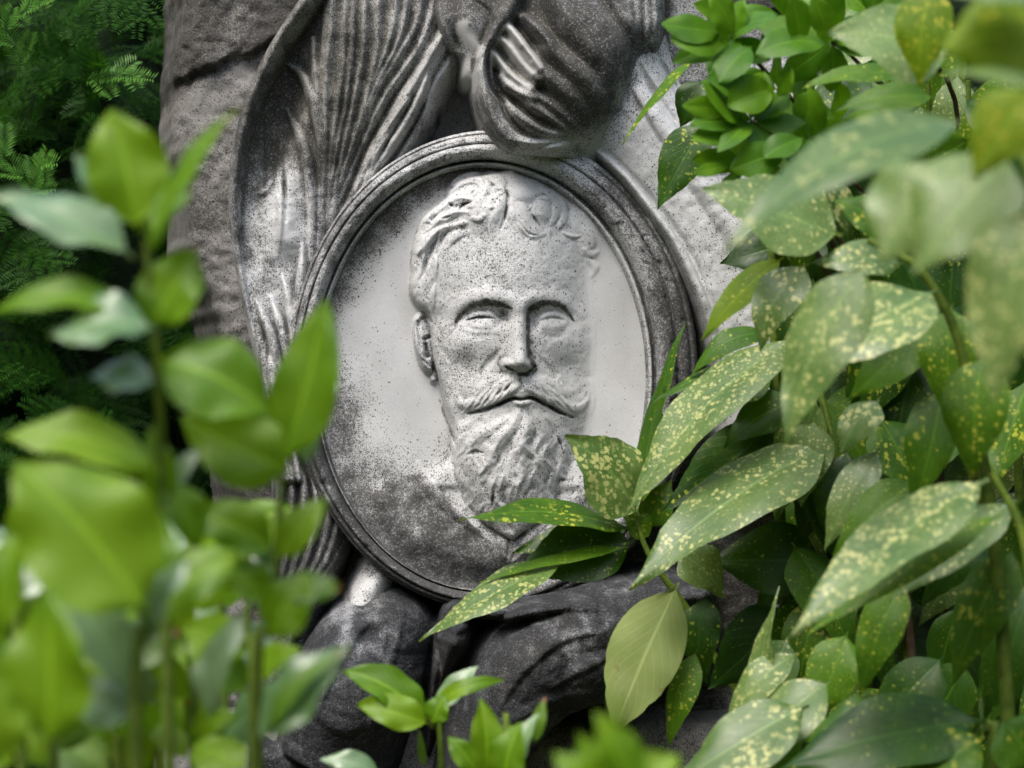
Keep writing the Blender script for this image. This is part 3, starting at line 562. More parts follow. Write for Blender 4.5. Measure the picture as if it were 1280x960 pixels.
def build_mourner():
    X, Y = mesh_xy(520, 900, -150, 240, 1.3); k = .968
    X0, Y0 = X, Y
    S = lambda *a, **kw: stroke(X, Y, *a, **kw)
    # outline of the hooded figure: veil on the left, bottom and right edge
    left = np.interp(Y, [-150, -20, 0, 20, 41, 62, 84, 119, 150, 168, 180, 188, 192], [560, 566, 600, 614, 604, 595, 591, 596, 606, 617, 630, 648, 690])
    bot = np.interp(X, [590, 630, 648, 680, 705, 725, 760, 800, 840, 900], [186, 187, 188, 190, 194, 206, 225, 235, 235, 235])
    rt = np.interp(Y, [-150, 0, 60, 90, 120, 150, 176, 200], [842, 838, 832, 818, 800, 782, 764, 750])
    inside = np.minimum(np.minimum(X-left, bot-Y), rt-X)
    B = 36+34*bump(X, Y, 705, 70, 95, 110, 1, 2.4)-14*sm(770, 860, X)+10*bump(X, Y, 640, 150, 50, 40, 1)
    B -= 26*bump(X, Y, 640, 88, 26, 46, 1, 3, -18)                 # hollow inside the veil
    L = []
    def f(p, w, h, pp=.7, **kw): L.append(S(p, w, h, p=pp, **kw))
    f([(650, -30), (637, 6), (616, 38), (603, 66), (600, 92), (606, 124), (616, 152), (636, 174), (662, 181), (694, 180), (722, 172)], [12, 15, 16, 18, 19, 20, 21, 20, 17, 13, 6], [30, 34, 36, 39, 42, 42, 40, 38, 32, 24, 10], .8)
    f([(630, 118), (646, 140), (668, 158), (696, 166), (716, 166)], [4, 9, 10, 8, 4], [20, 34, 34, 26, 12])
    f([(640, 108), (662, 128), (690, 148), (714, 164), (738, 176)], [5, 9, 9, 8, 5], [22, 36, 32, 24, 10])
    # fingers, knuckles and the back of the hand
    for a, w in (([(637, 32), (650, 52), (662, 70), (676, 88)], 8.5), ([(629, 46), (642, 64), (656, 84), (672, 100)], 8.0), ([(620, 64), (632, 82), (646, 98), (664, 112)], 8.0), ([(626, 90), (636, 104), (650, 114), (666, 122)], 7.0), ([(655, 18), (670, 34), (684, 52), (694, 70)], 9)):
        f(a, [w*.85, w*1.2, w*1.25, w*1.4], [34, 44, 47, 45], .8)
    k0 = len(L)
    f([(670, 84), (704, 112), (732, 140), (748, 170)], [13, 24, 30, 24], [47, 42, 34, 16], 1.0); f([(684, 60), (722, 92), (752, 124), (770, 160)], [15, 28, 36, 26], [48, 46, 38, 16], 1.0)
    f([(658, 108), (690, 132), (716, 152), (736, 172)], [9, 13, 15, 10], [43, 38, 32, 16], 1.0); f([(690, -10), (716, 28), (740, 64), (752, 92)], [14, 26, 30, 18], [42, 50, 46, 34], .9)
    L[k0:] = [gblur(q, 4.0) for q in L[k0:]]
    # arm and sleeve folds
    f([(700, -40), (730, 10), (756, 60), (768, 110), (768, 160)], [30, 40, 48, 50, 40], [28, 36, 40, 34, 14], .95); f([(668, -40), (700, -6), (720, 34), (732, 66)], [14, 18, 16, 8], [30, 40, 38, 24], .7)
    for x in (790, 801, 813, 824, 834): f([(x-14, -120), (x-4, -20), (x, 20), (x-2, 60), (x+8, 92)], [6, 7, 7, 6, 2], [28, 34, 34, 26, 8], .8, grooves=1)
    f([(740, -60), (765, -10), (790, 30), (802, 70)], [8, 12, 12, 6], [30, 42, 40, 20], .7, grooves=1)
    H = gblur(layer_max(B, L), 1.7)
    H += S([(640, 178), (668, 182), (700, 176)], [2, 3, 2], [-4, -12, -4])+S([(652, 60), (664, 76)], 1.6, -6)+S([(644, 76), (658, 92)], 1.6, -6)+S([(634, 92), (650, 106)], 1.6, -6)+S([(612, 50), (609, 82), (616, 108), (630, 124)], [2, 4, 4, 3], [-6, -20, -20, -8])
    H += 1.2*vnoise(X, Y, 16, 71)+.6*vnoise(X, Y, 6, 72)
    # the bowed face under the hood, turned down to the left
    fl = np.interp(Y, [-150, -10, 10, 30, 46, 52, 58, 66, 84, 95, 99], [545, 532, 537, 544, 552, 558, 568, 573, 572, 578, 600]); fi = np.minimum(X-fl, 97-Y+.0*X)
    Fc = -4+44*bump(X, Y, 604, 10, 56, 70, 1, 2.2)
    Fc = layer_max(Fc, [S([(548, -30), (552, 10), (560, 46)], [12, 13, 7], [16, 24, 22], p=.7), S([(572, -20), (584, 26), (598, 62)], [14, 20, 18], [8, 13, 10], p=1.1), S([(592, 60), (590, 80), (598, 90)], [16, 19, 16], [10, 18, 14], p=1.0), S([(566, 58), (580, 58)], 4, 8)])
    Fc += S([(560, 20), (566, 40), (570, 58)], [4, 6, 3], [-8, -18, -8])+S([(588, 30), (600, 44)], 5, -8)
    Fc = gblur(Fc, 3.5)
    Fc = np.where(fi < 9, Fc-(1-np.clip(fi/9, -4, 1))**2*30, Fc)
    fr = 1-np.clip((rt-X)/80, -.6, 1); H = H-58*fr**2*sm(20, 90, Y)-40*np.clip(1-(rt-X)/14, 0, 3)**2*sm(90, 20, Y)
    il = np.minimum(X-left, bot-Y); H = np.where(il < 12, H-(1-np.clip(il/12, -4, 1))**2*30, H)
    H = np.maximum(H, np.where(inside < 6, Fc, -999)); H = gblur(H, 1.1)
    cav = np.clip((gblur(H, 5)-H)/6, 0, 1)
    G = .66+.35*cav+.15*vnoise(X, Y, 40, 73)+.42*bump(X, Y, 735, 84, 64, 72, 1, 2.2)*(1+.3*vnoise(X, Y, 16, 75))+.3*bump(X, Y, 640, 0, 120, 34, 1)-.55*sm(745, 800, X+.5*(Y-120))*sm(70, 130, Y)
    for p in ([(637, 34), (654, 58), (670, 80)], [(622, 66), (636, 86), (656, 106)], [(630, 50), (644, 66), (660, 86)], [(578, 26), (588, 44), (594, 56)], [(578, 74), (579, 88), (588, 96)]): G -= .85*np.clip(S(p, 15, 1.0, p=2.2)*(1.05+.5*vnoise(X, Y, 7, 74)), 0, 1)
    G -= .4*bump(X, Y, 690, 178, 44, 14, 1)+.3*bump(X, Y, 600, 80, 14, 80, 1)
    G += .22*np.clip(S([(637, 6), (616, 38), (602, 66), (599, 92), (606, 124), (616, 152), (640, 176)], [10, 14, 15, 15, 16, 16, 10], 1.3), 0, 1)
    M = np.clip(.35+.25*bump(X, Y, 700, 90, 70, 80, 1)+.4*cav-.3*sm(150, 190, Y), 0, 1)
    keep = np.maximum(inside, fi) > -12
    relief('mourning_figure', X, Y, H, MARBLE, MON, {'grime': np.clip(G, 0, 1), 'moss': M}, keep=keep, k=k)
build_mourner()

def build_sleeve():
    X, Y = mesh_xy(690, 1060, 20, 640, 2.0); S = lambda *a, **kw: stroke(X, Y, *a, **kw)
    edge = np.interp(Y, [20, 60, 150, 185, 225, 300, 370, 420, 480, 560, 640], [770, 740, 720, 734, 776, 832, 866, 884, 896, 900, 905])
    ins = np.minimum(X-edge, 1045-X)
    H = -24+S([(770, 40), (790, 130), (840, 225), (905, 320), (965, 430), (1000, 560)], [70, 76, 92, 110, 110, 100], [72, 74, 66, 62, 60, 54], p=.8)
    H = layer_max(H, [S([(734, 178), (780, 224), (836, 296), (872, 366), (892, 430), (902, 520)], [5, 8, 9, 10, 9, 8], [4, 12, 13, 12, 10, 6]), S([(800, 120), (860, 200), (930, 300), (980, 400)], [12, 20, 24, 20], [6, 14, 16, 10], p=1.0), S([(880, 150), (930, 220), (990, 320), (1020, 420)], [12, 18, 22, 18], [6, 16, 16, 8], p=1.0)])
    H += S([(800, 84), (818, 116), (850, 160)], [3, 6, 3], [-3, -12, -4], p=1.1)+S([(822, 66), (842, 100), (866, 140)], [3, 6, 3], [-3, -12, -4], p=1.1)+S([(784, 108), (800, 140), (826, 180)], [2, 4, 2], [-2, -6, -2], p=1.1)
    H += S([(762, 190), (812, 246), (862, 316), (892, 390)], [3, 5, 5, 3], [-2, -6, -6, -2], p=1.1)+1.5*vnoise(X, Y, 30, 81)+.7*vnoise(X, Y, 8, 82)
    H = np.where(ins < 10, H-(1-np.clip(ins/10, -4, 1))**2*18, H)
    G = .30+.12*vnoise(X, Y, 40, 83)+.45*sm(100, 40, Y)+.55*bump(X, Y, 752, 96, 46, 60, 1, 2.5)+.5*np.exp(-((X-895)/22)**2-((Y-212)/14)**2)+.2*np.exp(-((ins-3)/5)**2)
    relief('sleeve_drapery', X, Y, H, MARBLE, MON, {'grime': np.clip(G, 0, 1), 'moss': 0*X}, keep=(ins > -14), k=.99)
build_sleeve()

def build_forearm():
    X, Y = mesh_xy(390, 520, 640, 850, 1.5); S = lambda *a, **kw: stroke(X, Y, *a, **kw)
    H = -95+S([(492, 660), (474, 712), (456, 756), (440, 800), (430, 840)], [34, 36, 38, 40, 40], [88, 104, 122, 134, 134], p=.85)
    G = .46+.2*vnoise(X, Y, 14, 93)+.5*sm(748, 785, Y+8*vnoise(X, Y, 20, 91))
    relief('forearm', X, Y, H+.8*vnoise(X, Y, 20, 92), MARBLE, MON, {'grime': np.clip(G, 0, 1), 'moss': 0*X}, keep=(H > -94), k=.985)
build_forearm()

def build_lap():
    X, Y = mesh_xy(300, 960, 690, 1120, 2.0); S = lambda *a, **kw: stroke(X, Y, *a, **kw)
    H = np.full(X.shape, -70.0)
    # left knee: thigh coming forward, rounded at the kneecap
    kl = 215*dome(X, Y, 440, 850, 118, 108, 1, .5); kl2 = S([(478, 812), (452, 846), (430, 890), (415, 950)], [70, 88, 92, 88], [150, 200, 214, 190], p=.5)
    kr = S([(840, 768), (750, 802), (676, 842), (634, 910), (610, 1000)], [50, 74, 92, 84, 80], [150, 186, 218, 210, 195], p=.5)
    kr2 = dome(X, Y, 718, 842, 118, 82, 205, .5)
    H = np.maximum(np.maximum(H, -70+np.maximum(kl2, kl*0)), -70+np.maximum(kr, kr2))
    H = np.maximum(H, -70+S([(566, 778), (566, 808), (542, 870), (524, 960)], [24, 32, 22, 16], [150, 176, 120, 90], p=.6))
    H = np.maximum(H, -70+S([(566, 768), (640, 772), (760, 760), (880, 752)], [14, 22, 28, 34], [150, 162, 150, 140], p=.7))
    # drawn-tight cloth folds
    H = layer_max(H, [S([(552, 760), (547, 780), (540, 806), (536, 840)], [4, 7, 7, 3], [8, 16, 14, 4]), S([(598, 836), (618, 800), (652, 772), (704, 762), (760, 766)], [4, 9, 10, 9, 4], [4, 15, 16, 12, 3]), S([(566, 792), (604, 786), (660, 772)], [5, 9, 5], [5, 12, 4]), S([(640, 900), (690, 880), (740, 870)], [10, 16, 8], [3, 9, 2], p=1.2), S([(400, 790), (450, 786), (510, 770)], [8, 12, 6], [3, 8, 2], p=1.2), S([(372, 880), (430, 910), (490, 900)], [8, 14, 8], [2, 7, 2], p=1.2)])
    H = layer_max(H, [S([(470, 770), (440, 800), (410, 850), (392, 910)], [3, 8, 8, 3], [2, 9, 8, 2]), S([(500, 780), (490, 820), (470, 880), (462, 930)], [3, 7, 8, 3], [2, 8, 8, 2]), S([(760, 790), (700, 800), (650, 840), (622, 890)], [3, 8, 8, 3], [2, 8, 7, 2]), S([(800, 810), (740, 830), (690, 860)], [3, 8, 3], [2, 7, 2])])
    H += S([(606, 822), (626, 800), (654, 784), (700, 772)], [3, 8, 8, 3], [-6, -22, -20, -4])+S([(574, 800), (610, 786), (650, 764)], [3, 5, 3], [-3, -9, -3])+S([(538, 800), (532, 850), (524, 920), (520, 1000)], [3, 6, 8, 8], [-8, -26, -34, -34])
    # the hem of the cloth turned under, shadowed gap below the right knee
    und = sm(0, 26, Y-np.interp(X, [560, 640, 690, 740, 800, 860, 960], [1120, 985, 915, 886, 880, 890, 900])); H = H*(1-und)-70*und
    und2 = sm(0, 12, Y-np.interp(X, [300, 340, 400, 480, 520, 560], [925, 950, 972, 985, 985, 1300])); H = H*(1-und2)+(40)*und2
    cr = [S(q, w, h, p=.55) for q, w, h in (([(556, 760), (600, 782), (648, 786), (690, 776)], [2, 5, 5, 2], [2, 8, 7, 2]), ([(546, 790), (556, 830), (548, 880), (536, 930)], [2, 5, 6, 3], [2, 9, 9, 3]), ([(612, 830), (660, 806), (720, 800), (780, 812)], [2, 6, 6, 2], [1, 8, 7, 1]), ([(480, 770), (500, 800), (508, 850), (500, 900)], [2, 6, 6, 2], [1, 8, 8, 1]), ([(410, 800), (398, 840), (380, 880)], [2, 5, 2], [1, 7, 1]), ([(640, 860), (690, 846), (750, 850)], [2, 5, 2], [1, 6, 1]))]
    H = layer_max(H, [.45*gblur(q, 1.5) for q in cr[:2]])+.4*S([(552, 764), (596, 790), (646, 795)], [1.5, 3, 1.5], [-4, -10, -4])+S([(540, 800), (548, 840), (540, 890)], [1.5, 4, 2], [-4, -14, -6])
    H = H+2.5*vnoise(X, Y, 30, 101)+1.5*vnoise(X, Y, 12, 102)+1.0*vnoise(X, Y, 6, 103); H = gblur(H, .6)
    G = .96+.12*vnoise(X, Y, 60, 104)-.32*np.clip(bump(X, Y, 460, 790, 70, 44, 1)+bump(X, Y, 720, 800, 76, 46, 1), 0, 1)*(.55+.9*np.clip(vnoise(X, Y, 18, 105)+.4*vnoise(X, Y, 7, 106), -1, 1))
    G -= .3*bump(X, Y, 400, 770, 50, 30, 1)
    relief('lap_drapery', X, Y, H, CRUST, MON, {'grime': np.clip(G, 0, 1), 'moss': np.clip(.4*vnoise(X, Y, 40, 107), 0, .4)}, keep=(H > -66), k=.955)
build_lap()

def build_plinth():
    X, Y = mesh_xy(160, 1080, 880, 1800, 5.0)
    e = np.minimum(np.minimum(X-190, 1060-X), Y-(905+6*vnoise(X, X*0, 40, 111))); H = np.where(e > 0, -10+24*(np.sqrt(np.clip(1-(1-np.clip(e/40, 0, 1))**2, 0, 1))-1), -40+e*6)
    H += 5*vnoise(X, Y, 60, 112)+2*vnoise(X, Y, 18, 113)
    relief('plinth', X, Y, np.maximum(H, -300), ROCK, MON, {'grime': .45+.2*vnoise(X, Y, 60, 114), 'moss': 0*X}, keep=(e > -30), k=1.0)
build_plinth()
# ---------------------------------------------------------------- ground
gm = raw_mesh('ground', [(-600, -600, 0), (600, -600, 0), (600, 600, 0), (-600, 600, 0)], [(0, 1, 2, 3)], False)
tag(link('ground', gm, plain_mat('soil', (.035, .028, .018), (.06, .07, .025), 6)), kind='structure')

# ---------------------------------------------------------------- leaves
def leaf_mesh(base, tip, width, facing=20, roll=0.0, sag=.12, fold=.18, shape=(1.0, .9), serr=0, wav=.02, seed=0, side=1, twist=0.0):
    """a leaf blade from base to tip (world points). facing: angle between the blade's face and the viewer (deg, + shows the upper
    face turned to the sky); width is the real blade width in metres. Vertices are returned relative to base."""
    r = np.random.default_rng(seed)
    ax = tip-base; Ln = ax.length; a = ax.normalized()
    view = Vector((0, -1, 0)); v = (view-a*view.dot(a)); v = v.normalized() if v.length > .05 else Vector((0, 0, 1))
    u = a.cross(v)
    if u.z < 0: u = -u
    ang = R(facing); nrm = (v*math.cos(ang)+u*math.sin(ang)).normalized()
    sd_ = a.cross(nrm).normalized()
    n, m = 22, 9
    t = np.linspace(0, 1, n); c = np.linspace(-1, 1, m)
    p0, p1 = shape
    if p1 > 1: w = t**p0*(1-t)**p1; w = w/w.max()
    else: w = np.sin(np.pi*np.clip(t, 0, 1)**p0)**p1
    w[-1] = 0
    pet = .055; w = np.where(t < pet, .035*(1-t)+.0, w*sm(pet*.6, .22, t)**.35*np.where(t > pet, 1, 0)+.02); w[-1] = 0.003
    if serr: 
        tt = (t**1.2*serr+r.uniform(0, 1)) % 1.0; w = w*(1-.075*sm(.5, .75, t)*(tt < .45))
    wl, wr = w*(1+.06*r.normal()), w*(1+.06*r.normal())
    ph = r.uniform(0, 6.28, 3)
    V = np.zeros((n, m, 3)); UV = np.zeros((n, m, 2)); A, S_, Nn = (np.array(tuple(q)) for q in (a, sd_, nrm))
    bend = r.normal()*.03
    for i in range(n):
        tw = R(twist)*t[i]; Si = S_*math.cos(tw)+Nn*math.sin(tw); Ni = Nn*math.cos(tw)-S_*math.sin(tw)
        cen = A*Ln*t[i]+Nn*Ln*sag*(4*t[i]*(1-t[i]))*1.0+S_*Ln*bend*math.sin(math.pi*t[i])
        for j in range(m):
            ww = (wl if c[j] < 0 else wr)[i]*width*.5
            lift = abs(c[j])*fold*ww*2*.5+wav*width*math.sin(ph[0]+t[i]*9+c[j]*2.5)*abs(c[j])+wav*.5*width*math.sin(ph[1]+t[i]*19)*abs(c[j])**2-.16*ww*c[j]**2
            V[i, j] = cen+Si*c[j]*ww+Ni*lift
            UV[i, j] = (t[i], c[j]*.5+.5)
    return V.reshape(-1, 3), grid_faces(n, m), UV.reshape(-1, 2)

def uvmesh(name, V, F, UV, mat):
    me = raw_mesh(name, V, F, True); l = me.uv_layers.new(name='UVMap')
    vi = np.zeros(len(me.loops), np.int32); me.loops.foreach_get('vertex_index', vi); l.data.foreach_set('uv', UV[vi].astype(np.float32).ravel())
    # make the upper face the front face
    return me

LSEED = [100]
def add_leaf(parent, base, tip, width, mat, **kw):
    LSEED[0] += 1; kw.setdefault('seed', LSEED[0])
    V, F, UV = leaf_mesh(base, tip, width, **kw)
    me = uvmesh('leaf', V, F[:, ::-1], UV, mat)
    return link('leaf', me, mat, parent, base)

def leaf_px(parent, mat, bx, by, tx, ty, w, d, dz=0.0, facing=20, **kw):
    """leaf whose base and tip stand at photo pixels, d metres away; w = width in photo pixels as seen"""
    b, t = P(bx, by, d), P(tx, ty, d+dz)
    cf = max(.28, math.cos(R(facing)))
    return add_leaf(parent, b, t, (1.08 if kw.get('shape', (0, 0))[1] > 1.2 else 1.0)*w/1000*d/D0/cf, mat, facing=facing, **kw)

def stem_px(parent, name, pts, rad, mat):
    """pts: (px, py, d) list"""
    q = [P(*p) for p in pts]; V, F = tube(q, rad); o = q[0]
    return link(name, raw_mesh(name, V-np.array(tuple(o)), F), mat, parent, o)

BARK = plain_mat('green_bark', (.09, .15, .02), (.15, .22, .03), 60, .6)
BROWN = plain_mat('brown_bark', (.07, .045, .025), (.12, .085, .05), 60, .8)
LAUREL = leaf_mat('spotted_laurel', ((.030, .098, .003), (.072, .172, .005)), spots=.6, spotcol=(.46, .50, .05), rough=.46, trans=.26, transcol=(.28, .46, .01), under=(.16, .26, .04), coat=.05, spec=.3)
LAUREL_PALE = leaf_mat('pale_spotted_laurel', ((.065, .14, .025), (.13, .22, .05)), spots=.8, spotcol=(.54, .57, .20), rough=.42, trans=.24, transcol=(.36, .5, .05), under=(.26, .34, .09), spec=.6, coat=.25, spotscale=210)
LAUREL_LIME = leaf_mat('yellow_spotted_laurel', ((.09, .19, .004), (.17, .27, .008)), spots=.75, spotcol=(.50, .50, .04), rough=.5, trans=.38, transcol=(.38, .52, .01), coat=.0, spec=.25)
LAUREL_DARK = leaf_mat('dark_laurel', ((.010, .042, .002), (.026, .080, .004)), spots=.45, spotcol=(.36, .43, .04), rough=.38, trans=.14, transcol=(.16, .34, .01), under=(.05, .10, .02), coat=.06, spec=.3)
UNDERSIDE = leaf_mat('laurel_underside', ((.26, .34, .10), (.33, .41, .15)), spots=.35, spotcol=(.42, .45, .2), rough=.55, trans=.25, coat=0.0, spec=.3)
PLAIN = leaf_mat('plain_green_leaf', ((.050, .155, .003), (.11, .25, .005)), rough=.45, trans=.32, transcol=(.2, .46, .005), coat=.06, spec=.35)
BRIGHT = leaf_mat('young_green_leaf', ((.095, .23, .004), (.20, .36, .010)), rough=.45, trans=.45, transcol=(.42, .62, .006), under=(.20, .30, .04), coat=.15, spec=.45, veins=.6)
BRIGHT_RED = leaf_mat('red_tipped_leaf', ((.08, .18, .01), (.15, .27, .02)), rough=.42, trans=.3, transcol=(.28, .46, .01), tipred=1.0, coat=.15)
SILVER = leaf_mat('bluish_green_leaf', ((.10, .21, .07), (.19, .31, .14)), rough=.36, trans=.22, coat=.6, spec=.9)

# ---------------------------------------------------------------- the spotted laurel on the right
LB = empty('spotted_laurel', (.52, -.55, 0), 'large laurel bush with glossy leaves flecked in yellow, at the right of the carved portrait', 'shrub')
def shoot(pts, rad, leaves, mat=BARK, bush=LB):
    st = stem_px(bush, 'stem', pts, rad, mat)
    for l in leaves:
        m, bx, by, tx, ty, w, d = l[:7]; kw = dict(l[7]) if len(l) > 7 else {}
        kw.setdefault('serr', 7); kw.setdefault('shape', (.8, 1.32)); kw.setdefault('wav', .035)
        leaf_px(st, m, bx, by, tx, ty, w, d, **kw)
    return st
L_, LP_, LD, LU = LAUREL, LAUREL_PALE, LAUREL_DARK, UNDERSIDE
# the shoot in focus in front of the frame
shoot([(1010, 1700, 2.72), (960, 1000, 2.72), (880, 800, 2.72), (815, 700, 2.70), (795, 650, 2.70)], [.007, .006, .005, .0035, .0025], [
    (LP_, 798, 645, 706, 544, 86, 2.69, dict(facing=38, sag=.06, fold=.1, dz=-.02)),
    (L_, 800, 640, 858, 402, 17, 2.70, dict(facing=66, sag=.05, dz=.03)),
    (L_, 797, 640, 826, 470, 20, 2.70, dict(facing=58, sag=-.06)),
    (L_, 790, 662, 574, 651, 27, 2.69, dict(facing=66, sag=.05, dz=-.05)),
    (LD, 790, 660, 640, 692, 40, 2.72, dict(facing=30, sag=.05)),
    (LD, 794, 676, 642, 716, 74, 2.70, dict(facing=12, sag=.03, fold=.28)),
    (L_, 786, 684, 598, 729, 13, 2.685, dict(facing=60, sag=.05, dz=-.02)),
    (LP_, 710, 700, 524, 803, 31, 2.68, dict(facing=60, sag=.08, dz=-.03)),
    (L_, 810, 660, 840, 600, 40, 2.72, dict(facing=20)),
    (L_, 812, 672, 776, 640, 30, 2.71, dict(facing=30)),
    (LU, 848, 728, 768, 915, 92, 2.58, dict(facing=8, sag=.05, fold=.12, shape=(.9, .9))),
    (LP_, 846, 690, 906, 748, 50, 2.62, dict(facing=35)),
    (LD, 884, 742, 884, 856, 46, 2.62, dict(facing=15)),
    (L_, 872, 812, 836, 934, 34, 2.60, dict(facing=25)),
])
shoot([(1100, 1700, 2.62), (1080, 1000, 2.62), (1060, 700, 2.62), (1042, 560, 2.60), (1010, 430, 2.62)], [.008, .007, .005, .004, .0025], [
    (LP_, 1044, 552, 786, 737, 74, 2.58, dict(facing=50, sag=.07, fold=.14, dz=-.06)),
    (LP_, 1000, 418, 782, 646, 54, 2.60, dict(facing=54, sag=.08, dz=-.04)),
    (L_, 945, 452, 810, 508, 15, 2.66, dict(facing=55, sag=.06)),
    (LD, 972, 530, 828, 640, 66, 2.66, dict(facing=20, sag=.06)),
    (L_, 965, 415, 862, 472, 26, 2.66, dict(facing=45, sag=.18)),
    (L_, 968, 462, 880, 520, 42, 2.66, dict(facing=48, sag=.12)),
    (L_, 1000, 500, 905, 560, 46, 2.64, dict(facing=40, sag=.1)),
    (LD, 1032, 700, 884, 700, 84, 2.66, dict(facing=15, sag=.05)),
    (LD, 990, 760, 884, 862, 72, 2.68, dict(facing=10)),
    (LD, 1040, 560, 1000, 680, 60, 2.66, dict(facing=20)),
    (LD, 1060, 560, 1036, 690, 60, 2.60, dict(facing=15)),
    (L_, 1030, 740, 1000, 880, 50, 2.60, dict(facing=20)),
    (LP_, 944, 905, 974, 733, 34, 2.45, dict(facing=40, twist=40)),
    (LP_, 1000, 815, 905, 920, 36, 2.42, dict(facing=50)),
])
# nearer, softer leaves
shoot([(1330, 1900, 2.1), (1300, 1000, 2.1), (1285, 700, 2.1), (1240, 590, 2.1)], [.008, .007, .005, .003], [
    (LP_, 1236, 598, 985, 798, 62, 2.06, dict(facing=54, sag=.06, dz=-.05)),
    (L_, 1255, 640, 1000, 800, 34, 2.09, dict(facing=40, sag=.05)),
    (LP_, 1272, 625, 1112, 752, 44, 2.15, dict(facing=50, sag=.06)),
    (L_, 1268, 680, 1190, 858, 62, 2.2, dict(facing=28, sag=.05)),
    (LD, 1290, 720, 1230, 900, 70, 2.3, dict(facing=20)),
    (L_, 1130, 720, 1075, 872, 48, 2.25, dict(facing=25)),
    (LP_, 1100, 560, 1030, 690, 40, 2.4, dict(facing=35)),
    (L_, 1180, 480, 1140, 640, 56, 2.3, dict(facing=20)),
    (L_, 1150, 600, 1040, 700, 50, 2.35, dict(facing=30)),
    (LD, 1235, 640, 1150, 760, 56, 2.4, dict(facing=15)),
])
shoot([(1240, 1900, 2.15), (1245, 1000, 2.15), (1235, 905, 2.15)], [.007, .006, .004], [
    (LAUREL_DARK, 1232, 900, 970, 962, 78, 2.12, dict(facing=48, sag=.06)),
    (LP_, 1010, 880, 836, 985, 62, 2.25, dict(facing=48, sag=.05)),
    (L_, 1250, 900, 1300, 980, 80, 2.15, dict(facing=35)),
    (L_, 1230, 920, 1110, 1010, 70, 2.1, dict(facing=40)),
    (LP_, 1040, 850, 930, 975, 50, 2.3, dict(facing=50)),
    (L_, 1060, 790, 1015, 905, 60, 2.35, dict(facing=20)),
    (LD, 1180, 820, 1080, 930, 66, 2.35, dict(facing=20)),
    (L_, 1130, 880, 1000, 930, 40, 2.25, dict(facing=45)),
])
shoot([(1380, 2600, 1.5), (1350, 700, 1.52), (1300, 250, 1.52), (1225, 130, 1.55)], [.009, .008, .005, .003], [
    (LP_, 1212, 150, 905, 316, 66, 1.6, dict(facing=52, sag=.1, dz=-.06)),
    (LP_, 1052, 296, 878, 236, 92, 2.25, dict(facing=42, sag=.06)),
    (LP_, 1190, 70, 1035, 40, 104, 2.1, dict(facing=38, sag=.04)),
    (LAUREL_LIME, 1165, -20, 1150, 110, 60, 2.05, dict(facing=20)),
    (L_, 1130, 96, 1000, 112, 26, 2.3, dict(facing=45)),
    (L_, 1170, 122, 1040, 140, 36, 2.2, dict(facing=35)),
    (LP_, 1180, 200, 1100, 330, 96, 1.5, dict(facing=42, sag=.05)),
    (LP_, 1262, 190, 1140, 345, 110, 1.45, dict(facing=46, sag=.05)),
    (LP_, 1300, 250, 1245, 505, 96, 1.4, dict(facing=40, sag=.06)),
    (LAUREL_LIME, 1290, 110, 1215, 222, 84, 1.45, dict(facing=15, sag=.04)),
    (LAUREL_LIME, 1310, 35, 1172, 60, 112, 1.38, dict(facing=12, sag=.03, fold=.02)),
    (LP_, 1300, 110, 1180, 95, 26, 1.36, dict(facing=60, sag=.08)),
    (LP_, 1300, 0, 1180, -5, 30, 1.36, dict(facing=60, sag=.05)),
])
shoot([(1290, 1900, 2.2), (1260, 900, 2.2), (1215, 500, 2.18), (1160, 350, 2.15), (1085, 300, 2.15)], [.008, .007, .005, .004, .003], [
    (LP_, 1086, 326, 983, 555, 78, 2.0, dict(facing=38, sag=.05, fold=.1)),
    (LP_, 1172, 362, 1004, 470, 74, 2.12, dict(facing=50, sag=.06, dz=-.04)),
    (LAUREL_LIME, 980, 322, 876, 426, 34, 2.45, dict(facing=40, sag=.06)),
    (LP_, 1010, 330, 950, 440, 50, 2.4, dict(facing=35)),
    (LP_, 1130, 330, 1010, 330, 44, 2.25, dict(facing=40)),
    (L_, 1160, 400, 1060, 500, 56, 2.3, dict(facing=25)),
    (L_, 1190, 380, 1180, 520, 60, 2.25, dict(facing=20)),
    (L_, 1120, 300, 1040, 250, 50, 2.3, dict(facing=25)),
    (LP_, 1075, 240, 1100, 310, 40, 2.35, dict(facing=35)),
    (LP_, 1030, 220, 1060, 300, 36, 2.4, dict(facing=35)),
    (LP_, 1100, 500, 1050, 570, 36, 2.4, dict(facing=50)),
    (L_, 1230, 440, 1215, 600, 70, 2.15, dict(facing=25)),
])
# the leaves against the pale sleeve, top
shoot([(1180, 1900, 2.75), (1120, 700, 2.75), (1010, 300, 2.74), (900, 130, 2.72)], [.008, .007, .005, .003], [
    (LD, 884, 150, 822, 263, 52, 2.70, dict(facing=14, sag=.04)), (L_, 876, 66, 778, 182, 11, 2.72, dict(facing=62, sag=.04)),
    (LD, 1000, 300, 900, 330, 60, 2.74, dict(facing=20)), (LD, 880, 100, 850, 160, 40, 2.74, dict(facing=20)),
])
